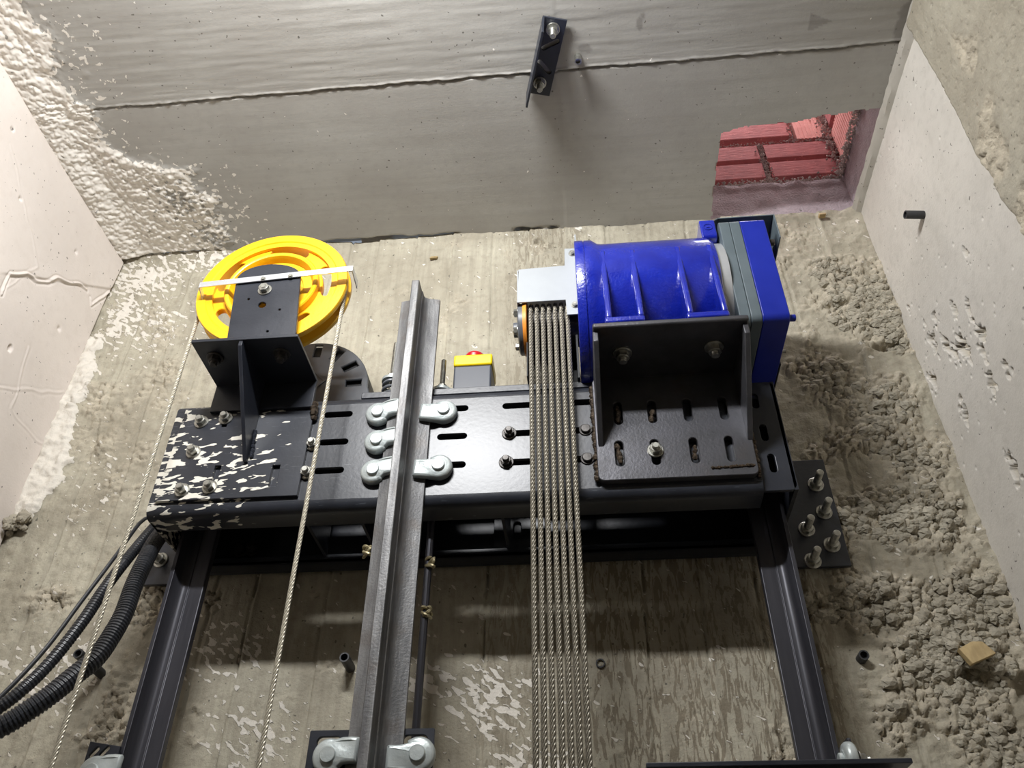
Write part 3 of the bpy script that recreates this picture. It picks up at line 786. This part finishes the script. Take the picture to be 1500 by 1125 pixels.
# ------------------------------------------------------------------ governor bracket, pulley
gb = thing('governor_bracket', GOV, 'black bracket with gusset and shelf bolted on the spattered left end of the beam', 'bracket')
mb = MB(); plate(mb, [(-.633, .633), (-.415, .633), (-.413, .803), (-.628, .803)],
                 [[(-.553, .655), (-.543, .655), (-.543, .692), (-.553, .692)], [(-.462, .650), (-.450, .650), (-.450, .688), (-.462, .688)], [(-.560, .765), (-.552, .765), (-.552, .795), (-.560, .795)]], -.2153, .006, .0005)
build(mb, 'base_plate', 'gov_paint', gb)
mb = MB()
mb.box((-.584, -.2275, .792), (-.416, -.2215, .8445))
mb.box((-.584, -.336, .8440), (-.416, -.2215, .8500))
build(mb, 'shelf', 'black', gb, .0008)
mb = MB(); mb.prism([(-.334, .8437), (-.334, .834), (-.2279, .694), (-.2216, .694), (-.2216, .7915), (-.2277, .7918), (-.2277, .8437)], lambda u, v, t: (t, u, v), -.508, -.502); build(mb, 'gusset', 'black', gb, .0006)
for x, z in ((-.595, .776), (-.556, .781), (-.594, .719), (-.594, .650), (-.552, .653)): bolt(gb, (x, -.2213, z), (0, -1, 0))
for x, z in ((-.407, .726), (-.408, .674)): bolt(gb, (x, -.2158, z), (0, -1, 0))
for x, y in ((-.559, -.299), (-.452, -.299)): 
    b = bolt(gb, (x, y, .8440), (0, 0, -1), mat='dark_bolt', s=1.15)
def weld(parent, pts, s=.004, mat='weld', n=None):
    mb = MB(); rs = random.Random(len(pts)*7+int(abs(pts[0][2])*1000)); P = [Vector(p) for p in pts]
    for a, b in zip(P[:-1], P[1:]):
        k = max(2, int((b-a).length/(s*.9)))
        for i in range(k+1):
            c = a.lerp(b, i/k); q = s*rs.uniform(.7, 1.25); cc = c+Vector((rs.uniform(-1, 1), rs.uniform(-1, 1), rs.uniform(-1, 1)))*s*.25
            vs = []
            for la in (-50, 0, 50):
                for lo in range(6):
                    t1, t2 = math.radians(la), lo*PI/3
                    vs.append((cc.x+q*math.cos(t1)*math.cos(t2), cc.y+q*math.cos(t1)*math.sin(t2), cc.z+q*math.sin(t1)))
            vs += [(cc.x, cc.y, cc.z-q), (cc.x, cc.y, cc.z+q)]
            fs = [(rr*6+j, rr*6+(j+1) % 6, rr*6+6+(j+1) % 6, rr*6+6+j) for rr in (0, 1) for j in range(6)]
            fs += [((j+1) % 6, j, 18) for j in range(6)] + [(12+j, 12+(j+1) % 6, 19) for j in range(6)]
            mb.add(vs, fs)
    return build(mb, 'weld_bead', mat, parent)
weld(gb, [(-.414, -.222, .800), (-.413, -.222, .775)], .006)
weld(gb, [(-.501, -.2235, .752), (-.498, -.2235, .705)], .0028, 'black')

gp = thing('governor_pulley', (-.493, -.29, .850), 'large yellow slotted governor pulley on a black plate above the left end of the beam', 'pulley')
WC = (-.493, -.29, .987)
mb = MB()
fy = lambda a, c, s_: (WC[0]+c, WC[1]+a, WC[2]+s_)
prof = [(-.014, .1005), (-.014, .110), (-.016, .112), (-.016, .1265), (-.013, .1280), (-.008, .1275), (-.002, .1180), (.002, .1180), (.008, .1275), (.013, .1280), (.016, .1265), (.016, .112), (.010, .1005)]
mb.lathe(prof, fy, 96, closed=True)
sl = [arcslot(.0835, .1005, math.radians(a-17), math.radians(a+17)) for a in (82, 154, 226, 298, 10)]
me = plate_mesh(circ(0, 0, .103, 72), sl+[circ(0, 0, .05, 40)], .012, .0012)
mb.mesh(me, lambda u, v, t: (WC[0]+u, WC[1]-.002+t, WC[2]+v))
mb.lathe([(-.020, .071), (-.021, .073), (-.021, .077), (-.019, .079), (.006, .080), (.006, .066), (-.010, .066)], fy, 72, closed=True)
mb.lathe([(-.004, .018), (-.004, .064), (.006, .064), (.006, .018)], fy, 48, closed=True)
build(mb, 'wheel', 'yellow', gp)
mb = MB(); mb.lathe([(-.026, .0), (-.026, .0175), (.04, .0175), (.04, 0)], fy, 24); build(mb, 'axle', 'dark_bolt', gp)
# front mounting plate, leaning a little
lean = math.radians(-6)
def lp(u, v): return (-.480+u*math.cos(lean)+v*math.sin(lean), .8505-u*math.sin(lean)*0+v*math.cos(lean))
out = [(-.054, 0), (.056, 0), (.056, .138)] + [(.001+.055*math.cos(math.radians(a)), .140+.034*math.sin(math.radians(a))) for a in range(10, 175, 12)] + [(-.054, .138)]
hol = [circ(-.004, .079, .0065, 18), circ(-.028, .094, .0022, 10), circ(.026, .066, .0022, 10), circ(.010, .020, .0022, 10)]
mb = MB(); plate(mb, [lp(*p) for p in out], [[lp(*p) for p in h] for h in hol], -.3185, .005, .0006); build(mb, 'mount_plate', 'black', gp)
mb = MB(); mb.box((-.52, -.25, .8505), (-.45, -.245, .99)); build(mb, 'rear_mount_plate', 'black', gp, .0006)
bp2 = lp(.0, .112); bolt(gp, (bp2[0]-.002, -.3235, .962), (0, -1, 0), style='head', s=1.0)
mb = MB(); s0, s1 = (-.606, .980), (-.353, .997); hh = .006
def bar(u, w): 
    return (s0[0]+(s1[0]-s0[0])*u, s0[1]+(s1[1]-s0[1])*u+w)
pts = [bar(0, -hh), bar(1, -hh), bar(1, hh), bar(0, hh)]
mb.prism(pts, lambda u, v, t: (u, t, v), -.3275, -.3255)
mb.prism([(-.3275, s0[1]-hh), (-.296, s0[1]-.018), (-.296, s0[1]-.008), (-.3275, s0[1]+hh)], lambda u, v, t: (t, u, v), s0[0], s0[0]-.0016)
mb.prism([(-.3275, s1[1]-hh), (-.290, s1[1]-.010), (-.290, s1[1]+.004), (-.3275, s1[1]+hh)], lambda u, v, t: (t, u, v), s1[0], s1[0]+.0016)
build(mb, 'rope_guard', 'bright', gp, .0003)
for u in (.42, .60):
    x, z = bar(u, -.003); bolt(gp, (x, -.3276, z), (0, -1, 0), name='screw', s=.38, style='cap')

# ropes ------------------------------------------------------------------------
STR = [1.0 if k % 3 == 0 else (.93 if k % 3 == 1 else .80) for k in range(18)]
STR = [.80, .93, 1.0]*6
STR = [(.74 + .26*abs(math.sin(3*2*PI*k/18))) for k in range(18)]
gr = thing('governor_rope', (-.6145, -.29, FLOOR), 'thin pale wire rope running over the yellow pulley and down both sides', 'rope')
path = []
Rg = .1215
z = FLOOR
while z < WC[2]: path.append((WC[0]-Rg, WC[1], z)); z += .0035 if z > .1 else .02
for k in range(1, 60): a = PI-PI*k/60; path.append((WC[0]+Rg*math.cos(a), WC[1], WC[2]+Rg*math.sin(a)))
z = WC[2]
while z > FLOOR: path.append((WC[0]+Rg, WC[1], z)); z -= .0035 if z > .1 else .02
mb = MB(); mb.tube(path, .0034, 18, STR, twist=2*PI/.035, ref=(0, 1, 0)); build(mb, 'rope_strand', 'rope_pale', gr)

SY_, SZ_, SR = -.200, .955, .0392
path = []
z = FLOOR
while z < SZ_: path.append((0, SY_-SR, z)); z += .0035 if z > .1 else .02
for k in range(1, 16): a = PI-PI*k/16; path.append((0, SY_+SR*math.cos(a), SZ_+SR*math.sin(a)))
z = SZ_
while z > .835: path.append((0, SY_+SR, z)); z -= .004
mb = MB(); mb.tube(path, .0040, 18, STR, twist=2*PI/.040, ref=(1, 0, 0))
rope_me = mb.to_mesh('hoist_rope'); rope_me.materials.append(MAT['rope']); shade(rope_me)
ords = ['leftmost of the seven', 'second from the left of the seven', 'third from the left of the seven', 'middle one of the seven', 'third from the right of the seven', 'second from the right of the seven', 'rightmost of the seven']
for k in range(7):
    o = link('hoist_rope', rope_me, None, (-.0655+.01015*k, 0, 0))
    tag(o, 'greased steel hoist rope under the grey guard, '+ords[k], 'rope', 'seven parallel hoist ropes')

# ------------------------------------------------------------------ machine bracket
br = thing('machine_bracket', (.14, -.23, .632), 'heavy bare steel angle bracket with slots and side gussets under the blue motor', 'bracket')
mb = MB()
sl = [vslot(x, .750, .042, .0125) for x in (.064, .115, .168, .221)] + [vslot(x, .677, .044, .0125) for x in (.061, .113, .169, .220)]
plate(mb, rrect(.028, .632, .254, .8186, .009), sl, -.2153, .012, .001)
build(mb, 'slotted_plate', 'mill', br)
mb = MB(); mb.box((.031, -.346, .8186), (.256, -.215, .8286)); build(mb, 'shelf', 'mill', br, .003)
for x in (.031, .247):
    mb = MB(); mb.prism([(-.338, .8184), (-.338, .800), (-.2275, .690), (-.2275, .8184)], lambda u, v, t: (t, u, v), x, x+.008); build(mb, 'gusset', 'mill', br, .0012)
for x, y in ((.075, -.286), (.211, -.289)): bolt(br, (x, y, .8186), (0, 0, -1), mat='bolt', s=1.25)
bolt(br, (.113, -.2273, .679), (0, -1, 0), s=1.05)
weld(br, [(.027, -.221, .805), (.027, -.221, .638)], .0045, 'weld')
weld(br, [(.256, -.216, .800), (.256, -.216, .636)], .0045, 'weld')
weld(br, [(.190, -.2278, .645), (.249, -.2278, .647)], .0022, 'weld')
weld(br, [(.0585, -.2268, .690), (.062, -.2268, .664)], .0042, 'weld')
weld(br, [(.171, -.2268, .682), (.169, -.2268, .664)], .0042, 'weld')
weld(br, [(.116, -.2268, .748), (.113, -.2268, .734)], .0042, 'weld')
weld(br, [(.064, -.2268, .760), (.063, -.2268, .736)], .0040, 'weld')

# ------------------------------------------------------------------ the blue machine
MY, MZ = -.200, .965
mc = thing('traction_machine', (.13, MY, .8286), 'glossy blue gearless lift motor with rope sheave, on the steel bracket at the right', 'motor')
fx = lambda a, c, s_: (a, MY+c, MZ+s_)
mb = MB()
R = .1360
mb.lathe([(.012, 0), (.012, R), (.0135, R+.001), (.026, R+.001), (.0265, R-.001), (.0275, R-.001), (.028, R+.0005), (.040, R+.0005), (.050, R-.006), (.056, R-.007), (.228, R-.007), (.236, R-.011), (.238, R-.015), (.238, 0)], fx, 96)
build(mb, 'motor_housing', 'blue_paint', mc)
for x in (.052, .099, .171, .221):
    mb = MB()
    pts = []
    a0, a1 = math.radians(158), math.radians(255)
    for k in range(15):
        a = a0+(a1-a0)*k/14; pts.append((MY+(R-.012)*math.cos(a), MZ+(R-.012)*math.sin(a)))
    pts += [(-.235, .8405), (-.3435, .8405), (-.3425, .862)]
    pts += [(MY+(R-.005)*math.cos(math.radians(163)), MZ+(R-.005)*math.sin(math.radians(163)))]
    mb.prism(pts, lambda u, v, t: (t, u, v), x, x+.009)
    build(mb, 'rib', 'blue_paint', mc, .003)
for x0, x1 in ((.050, .109), (.169, .231)):
    mb = MB(); mb.box((x0, -.345, .8287), (x1, -.10, .8405)); build(mb, 'foot', 'blue_paint', mc, .003)
mb = MB(); mb.lathe([(.238, 0), (.238, .118), (.2525, .118), (.2525, 0)], fx, 72); build(mb, 'bearing_ring', 'bright', mc)
# control box on the right end: grey rear shell, blue cover
def boxring(x0, x1, m=.0):
    return rrect(-.309+m, .850+m, -.085-m, 1.078-m, .012)
for nm, x0, x1, mt in (('grey_shell', .2528, .2695, 'grey_cover'), ('grey_frame', .2700, .2865, 'grey_cover'), ('blue_cover', .2868, .3270, 'blue_cover')):
    mb = MB(); mb.prism(boxring(x0, x1), lambda u, v, t: (t, u, v), x0, x1); build(mb, nm, mt, mc, .0012)
for y, z in ((-.295, .862), (-.295, 1.03), (-.10, .862), (-.10, 1.06)):
    mb = MB(); mb.lathe([(.3268, 0), (.3268, .0055), (.337, .0055), (.338, .0045), (.338, 0)], lambda a, c, s_: (a, y+c, z+s_), 14); build(mb, 'cover_screw', 'blue_cover' if z < .9 else 'dark_bolt', mc)
# terminal comb below right side of the cover
mb = MB()
mb.box((.3271, -.20, .850), (.3300, -.12, .99)); build(mb, 'side_plate', 'black_matt', mc, .001)
for z in (.885, .915, .945):
    mb = MB(); mb.lathe([(.3300, 0), (.3300, .003), (.345, .003), (.345, 0)], lambda a, c, s_: (a, -.19+c, z+s_), 10); build(mb, 'terminal_pin', 'bolt', mc)
# lifting lug with a cast ring mark
mb = MB(); mb.prism(rrect(-.299, 1.048, -.20, 1.0935, .006), lambda u, v, t: (t, u, v), .224, .2495); build(mb, 'lifting_lug', 'blue_paint', mc, .002)
mb = MB(); mb.lathe([(-.2996, .0065), (-.3002, .0068), (-.3002, .0074), (-.2996, .0077)], lambda a, c, s_: (.2367+c, a, 1.073+s_), 24, closed=True)
mb.prism([(-.003, -.002), (.003, -.002), (0, .0035)], lambda u, v, t: (.2367+u, t, 1.073+v), -.3002, -.2996); build(mb, 'cast_mark', 'blue_paint', mc)
# dark sheet hood over the control box
mb = MB()
t_ = .0022
mb.box((.258, -.292, 1.1005), (.350, -.10, 1.1005+t_)); mb.box((.350, -.292, 1.045), (.350+t_, -.10, 1.1005+t_))
mb.prism([(.258, 1.1005), (.258, 1.1005+t_), (.243, 1.1005-.010+t_), (.243, 1.1005-.010)], lambda u, v, t: (u, t, v), -.292, -.10)
build(mb, 'hood', 'grey_cover', mc, .0006)
mb = MB(); mb.box((.300, -.16, 1.077), (.309, -.14, 1.101)); build(mb, 'hood_stay', 'black_matt', mc)
mb = MB(); mb.box((.3268, -.20, 1.05), (.3505, -.19, 1.06)); build(mb, 'hood_stay', 'black_matt', mc)
mb = MB(); mb.box((.250, -.285, 1.066), (.262, -.270, 1.080)); build(mb, 'spacer', 'wood', mc, .001)
# sheave, flange, hub
sx = lambda a, c, s_: (a, SY_+c, SZ_+s_)
prof = [(-.0725, 0), (-.0725, .0315)]
for k in range(7):
    x = -.0655+.01015*k; prof += [(x-.0045, .0348), (x-.002, .0344), (x+.002, .0344), (x+.0045, .0348)]
prof += [(.004, .0345), (.012, .0345), (.012, 0)]
mb = MB(); mb.lathe(prof, sx, 48); build(mb, 'sheave', 'dark_bolt', mc)
mb = MB(); mb.lathe([(-.0795, 0), (-.0795, .046), (-.0735, .0475), (-.0725, .046), (-.0725, 0)], sx, 56); tag(build(mb, 'sheave_flange', 'orange', mc), 'orange flange')
mb = MB(); mb.lathe([(-.088, 0), (-.088, .042), (-.086, .0445), (-.0797, .0445), (-.0797, 0)], sx, 56); build(mb, 'end_disc', 'dark_plastic', mc)
mb = MB(); mb.lathe([(-.0975, 0), (-.0975, .013), (-.088, .013), (-.088, 0)], sx, 24); build(mb, 'hub', 'dark_plastic', mc, .001)
for k in range(4):
    a = PI/4+k*PI/2; bolt(mc, (-.088, SY_+.029*math.cos(a), SZ_+.029*math.sin(a)), (-1, 0, 0), name='hub_bolt', s=.8, style='head')
# pale rope cover
out = [(-.088, .972), (-.0065, .972), (-.0055, .938), (.0135, .938), (.0135, 1.096), (-.0045, 1.096), (-.0055, 1.054), (-.085, 1.051)]
mb = MB(); plate(mb, out, [], -.2475, .0025, .0004)
mb.box((-.0880, -.2475, .972), (-.0862, -.215, 1.051)); mb.box((-.086, -.2475, 1.049), (-.006, -.15, 1.0512))
build(mb, 'rope_cover', 'guard', mc)
mb = MB(); mb.box((.0140, -.262, .948), (.0165, -.20, 1.118)); build(mb, 'cover_flange', 'guard', mc, .0005)
for z in (.958, 1.082): bolt(mc, (.0085, -.250, z), (0, -1, 0), name='cover_bolt', s=.55, style='head')
mb = MB(); mb.box((-.0735, -.152, .8325), (.0105, -.148, .962)); mb.box((-.0740, -.225, .8325), (-.0722, -.150, .905)); mb.box((.0065, -.215, .8325), (.0105, -.15, .935)); build(mb, 'sheave_guard', 'black_matt', mc, .0006)

# ------------------------------------------------------------------ things on the beam
es = thing('emergency_stop', (-.172, -.1365, .815), 'emergency stop box with yellow lid and red button standing behind the beam edge', 'switch')
mb = MB(); mb.box((-.2035, -.165, .8155), (-.1385, -.105, .912)); build(mb, 'box', 'box_plastic', es, .003)
mb = MB(); mb.box((-.2045, -.166, .9125), (-.1375, -.104, .936)); build(mb, 'lid', 'yellow_lid', es, .003)
mb = MB(); mb.lathe([(.936, .0235), (.941, .0225), (.942, 0)], lambda a, c, s_: (-.172+c, -.1365+s_, a), 36); build(mb, 'collar', 'yellow_lid', es)
mb = MB(); mb.lathe([(.9415, .013), (.944, .017), (.950, .0185), (.955, .0165), (.957, .010), (.9575, 0)], lambda a, c, s_: (-.172+c, -.1365+s_, a), 36); build(mb, 'button', 'red', es)

fc = thing('governor_housing', (-.455, -.11, .815), 'dark grey round plastic housing with radial slots behind the governor bracket', 'housing')
FX, FZ, FR = -.468, .902, .108
out = [(FX+FR+.006, .8165), (FX+FR+.006, FZ-.02)] + [(FX+FR*math.cos(math.radians(a)), FZ+FR*math.sin(math.radians(a))) for a in range(0, 181, 6)] + [(FX-FR, .8165)]
hs = []
for a in (2, 30, 58, 86, 114, 142):
    c, s_ = math.cos(math.radians(a)), math.sin(math.radians(a))
    hs.append([(FX+c*p-s_*q, FZ+.006+s_*p+c*q) for p, q in ((.068, -.007), (.096, -.007), (.096, .007), (.068, .007))])
hs.append([(FX+.008, .835), (FX+.050, .835), (FX+.050, .868), (FX+.008, .868)])
mb = MB(); plate(mb, out, hs, -.130, .006, .0015); build(mb, 'slotted_face', 'dark_plastic', fc)
mb = MB(); mb.prism([(u*.999+FX*.001, v) for u, v in out], lambda u, v, t: (u, t, v), -.126, -.06); build(mb, 'body', 'black_matt', fc, .004)
mb = MB(); mb.box((FX+.070, -.150, .8165), (FX+FR+.012, -.1365, .862)); build(mb, 'corner_block', 'dark_plastic', fc, .002)
mb = MB(); mb.lathe([(-.138, .018), (-.138, .022), (-.1365, .022), (-.1365, .018)], lambda a, c, s_: (FX+.01+c, a, FZ+.016+s_), 4, closed=True); build(mb, 'moulded_frame', 'dark_plastic', fc)

def spring_rod(x, y, ztop, spring, lab):
    t = thing('rope_anchor', (x, y, .815), lab, 'rod', 'threaded rods beside the guide rail')
    mb = MB(); prof = []; z = .8155; k = 0
    while z < ztop: prof.append((z, .0045 if k % 2 else .0040)); z += .0011; k += 1
    prof.append((ztop, 0))
    mb.lathe([(.8155, 0)]+prof, lambda a, c, s_: (x+c, y+s_, a), 14); build(mb, 'threaded_rod', 'bolt', t)
    if spring:
        pth = [(x+.013*math.cos(q*.35), y+.013*math.sin(q*.35), .8185+.0125*q*.35/(2*PI)) for q in range(0, 110)]
        mb = MB(); mb.tube(pth, .0028, 8, ref=(0, 0, 1)); build(mb, 'spring', 'dark_plastic', t)
        zz = .8185+.0125*110*.35/(2*PI)
    else:
        zz = .862
        mb = MB(); mb.lathe([(.8155, .0), (.8155, .008), (zz-.0003, .008), (zz-.0003, 0)], lambda a, c, s_: (x+c, y+s_, a), 20); build(mb, 'sleeve', 'dark_bolt', t)
    mb = MB(); mb.lathe([(zz, .005), (zz, .017), (zz+.005, .017), (zz+.006, .015), (zz+.006, .005)], lambda a, c, s_: (x+c, y+s_, a), 28, closed=True); build(mb, 'washer', 'zinc', t)
    mb = MB(); mb.prism([(x+.009*math.cos(PI/3*k), y+.009*math.sin(PI/3*k)) for k in range(6)], lambda u, v, t_: (u, v, t_), zz+.0065, zz+.016); build(mb, 'nut', 'bolt', t, .0008)
spring_rod(-.3135, -.15, .985, True, 'spring loaded rod end left of the guide rail behind the beam')
spring_rod(-.2235, -.155, .935, False, 'threaded rod with nut and washer right of the guide rail behind the beam')
# raise the right-hand rod end on its own block
# anchor plates
ap = thing('anchor_plate', (.38, -.006, .587), 'black wall plate with five anchor bolts right of the beam', 'plate')
mb = MB(); mb.box((.312, -.020, .587), (.4155, -.012, .7835)); build(mb, 'plate', 'black', ap, .0008)
for x, z in ((.392, .734), (.394, .682), (.360, .652), (.393, .623), (.358, .597)): 
    bolt(ap, (x, -.020, z), (0, -1, 0), name='anchor_bolt', s=1.15, style='stud')
ap = thing('anchor_plate', (-.70, -.006, .596), 'black wall plate with one bent anchor bolt left of the beam behind the conduits', 'plate')
mb = MB(); mb.box((-.733, -.020, .596), (-.648, -.012, .785)); build(mb, 'plate', 'black', ap, .0008)
bolt(ap, (-.712, -.020, .640), (-.1, -1, -.05), name='anchor_bolt', s=1.15, style='stud')

# thin rod with wire ties behind the rail
ro = thing('tie_rod', (-.222, -.150, FLOOR), 'thin dark rod with brassy wire ties beside the guide rail below the beam', 'rod')
mb = MB(); mb.tube([(-.2235, -.160, FLOOR), (-.2235, -.160, .66)], .0055, 10); build(mb, 'rod', 'column', ro)
def knot(p, s):
    rs_ = random.Random(int(p[2]*1e4)); pth = []
    a1, a2, a3 = rs_.random()*6, rs_.random()*6, rs_.random()*6
    for k in range(90):
        q = k*.28; pth.append((p[0]+s*.75*math.cos(q+a1), p[1]+s*.75*math.sin(q*1.13+a2), p[2]+s*.8*math.sin(q*.71+a3)))
    mb = MB(); mb.tube(pth, .0022, 6, ref=(.3, .5, .8)); build(mb, 'wire_tie', 'copper', ro)
for z in (.632, .545, .470): knot((-.2205, -.162, z), .0085)
kn = [(-.306, -.2, .652), (-.3045, -.2, .548)]
for p in kn: knot(p, .008)

# ------------------------------------------------------------------ conduits
def spline(pts, step):
    P = [Vector(p) for p in pts]; P = [P[0]*2-P[1]]+P+[P[-1]*2-P[-2]]; out = []
    for i in range(1, len(P)-2):
        n = max(2, int((P[i+1]-P[i]).length/step))
        for k in range(n):
            t = k/n; a, b, c, e = P[i-1], P[i], P[i+1], P[i+2]
            out.append(.5*((2*b)+(c-a)*t+(2*a-5*b+4*c-e)*t*t+(3*b-a-3*c+e)*t**3))
    out.append(P[-2]); return out
C1 = [(-.696, -.10, .675), (-.696, -.12, .653), (-.692, -.16, .576), (-.701, -.19, .491), (-.711, -.22, .405), (-.733, -.25, .326), (-.766, -.27, .27), (-.85, -.30, .12), (-.95, -.34, -.1)]
C2 = [(-.684, -.085, .69), (-.682, -.10, .674), (-.682, -.12, .647), (-.682, -.17, .559), (-.687, -.19, .506), (-.689, -.21, .452), (-.7, -.23, .391), (-.711, -.25, .348), (-.732, -.26, .318), (-.77, -.28, .275), (-.86, -.32, .13), (-.94, -.36, -.1)]
C3 = [(-.6605, -.085, .70), (-.6605, -.10, .672), (-.659, -.14, .614), (-.644, -.18, .553), (-.637, -.2, .508), (-.627, -.22, .457), (-.626, -.235, .418), (-.628, -.25, .385), (-.639, -.265, .358), (-.651, -.28, .33), (-.668, -.29, .307), (-.69, -.3, .285), (-.735, -.32, .256), (-.82, -.36, .15), (-.92, -.40, -.1)]
def corr(name, pts, R_, lab):
    p = spline(pts, .0012); rad = [R_*(1.0 if (i//2) % 2 else .90) for i in range(len(p))]
    mb = MB(); mb.tube(p, rad, 16, ref=(0, 1, 0)); o = build(mb, name, 'conduit', None, smooth=False, base=pts[0])
    return tag(o, lab, 'conduit', 'black conduits at the left')
corr('corrugated_conduit', C3, .0128, 'thicker black corrugated conduit, lower of the two leaving the left end of the beam')
corr('corrugated_conduit', C2, .0085, 'thinner black corrugated conduit, upper of the two leaving the left end of the beam')
mb = MB(); mb.tube(spline([(x-.010, y-.004, z) for x, y, z in C1], .01), .0030, 10, ref=(0, 1, 0)); tag(build(mb, 'thin_cable', 'conduit', None, base=C1[0]), 'thin smooth black cable running above the corrugated conduits', 'cable')

# ------------------------------------------------------------------ stubs in the walls
def sleeve(p, axis, L, R_, lab, name='plastic_sleeve'):
    a = Vector(axis).normalized(); q = a.to_track_quat('Z', 'Y').to_matrix(); P0 = Vector(p)
    fn = lambda t, c, s_: tuple(P0 + q @ Vector((c, s_, t)))
    mb = MB(); mb.lathe([(-.01, R_), (L, R_), (L, R_*.72), (L-.03 if L > .04 else L*.3, R_*.72), (L-.03 if L > .04 else L*.3, 0)], fn, 20)
    o = build(mb, name, 'tube', None, base=p); return tag(o, lab, 'tube')
sleeve((-.765, 0, .455), (-.05, -1, .08), .075, .0075, 'dark plastic tube stub sticking out of the wall behind the conduits')
sleeve((-.366, 0, .455), (0, -1, .05), .040, .0075, 'dark plastic tube stub in the wall left of the guide rail')
sleeve((.018, 0, .450), (0, -1, 0), .006, .0070, 'short dark tube mouth flush in the wall right of the hoist ropes')
sleeve((.400, -.004, .448), (0, -1, 0), .012, .0075, 'dark tube mouth in the rough wall right of the right upright')
sleeve((.637, -.215, 1.163), (-1, -.1, 0), .034, .0075, 'dark plastic tube stub sticking out of the pale right wall')
def chip(p, sx_, sy_, sz_, rot, lab, name='wood_scrap'):
    mb = MB(); n = 5; o = []
    rs_ = random.Random(int(p[2]*977))
    pts = [(-sx_, -sz_), (sx_*rs_.uniform(.7, 1), -sz_*rs_.uniform(.7, 1)), (sx_, sz_*.6), (sx_*.4, sz_), (-sx_*.8, sz_*rs_.uniform(.7, 1))]
    ca, sa = math.cos(rot), math.sin(rot)
    mb.prism(pts, lambda u, v, t: (p[0]+u*ca-v*sa, p[1]+t+v*.5, p[2]+u*sa+v*ca), -sy_, sy_)
    return tag(build(mb, name, 'wood', None, .001, base=p), lab, 'wood')
chip((.553, -.020, .446), .020, .006, .015, .35, 'torn pale wood scrap stuck among the bare stones at the lower right')
chip((.553, -.014, 1.408), .0085, .006, .0065, 0, 'small pale wood chip in the wall under the brick vent')
chip((-.294, -.003, 1.364), .009, .003, .006, 0, 'small pale wood chip in the wall right of the yellow pulley')
# lumps of mortar at the left wall foot
mb = MB(); rs = random.Random(5)
for i in range(26): stone(mb, (-1.005+rs.uniform(-.012, .02), -.012+rs.uniform(-.02, .004), .728+rs.uniform(-.022, .02)), rs.uniform(.006, .014))
tag(build(mb, 'mortar_lumps', 'wall_rough', None, smooth=False, base=(-1.0, -.01, .728)), 'lumps of broken mortar where the left plaster ends', 'rubble', kind='stuff')

# ------------------------------------------------------------------ ceiling angle
ca = thing('ceiling_angle', (-.02, -.42, ZC), 'black slotted angle bolted to the ceiling near the top of the view', 'bracket')
A0 = Vector((-.021, -.503)); ax = Vector((-.040, .148)).normalized(); ay = Vector((ax.y, -ax.x))
def cp(u, v, t): p = A0+ax*u+ay*v; return (p.x, p.y, ZC-.004-t)
def rot_slot(cu, cv, L, wd, ang):
    return [(cu+a*math.cos(ang)-b*math.sin(ang), cv+a*math.sin(ang)+b*math.cos(ang)) for a, b in hslot(0, 0, L, wd)]
me = plate_mesh([(0, 0), (.153, 0), (.153, .044), (0, .044)], [rot_slot(.050, .024, .036, .009, -.9), rot_slot(.095, .022, .036, .009, .9)], .004, .0005)
mb = MB(); mb.mesh(me, lambda u, v, t: cp(u, v, t+.002)); build(mb, 'ceiling_leg', 'black', ca)
mb = MB(); mb.prism([(0, .0042), (.153, .0042), (.162, .040), (.010, .038)], lambda u, v, t: cp(u, t, v), -.001, .003); build(mb, 'hanging_leg', 'black', ca, .0005)
for u, v in ((.020, .022), (.128, .020)):
    p = cp(u, v, .0042); bolt(ca, p, (-.02, -.05, -1), name='anchor_bolt', s=1.1, style='anchor')
cs = thing('ceiling_stud', (.038, -.418, ZC), 'cut off anchor stud in the ceiling right of the black angle', 'bolt')
mb = MB(); mb.lathe([(0, .0065), (.022, .0065), (.022, .0045), (.016, .0045), (.016, 0)], lambda a, c, s_: (.038+c, -.418+s_, ZC-a+.002), 16); build(mb, 'stud', 'bolt', cs)
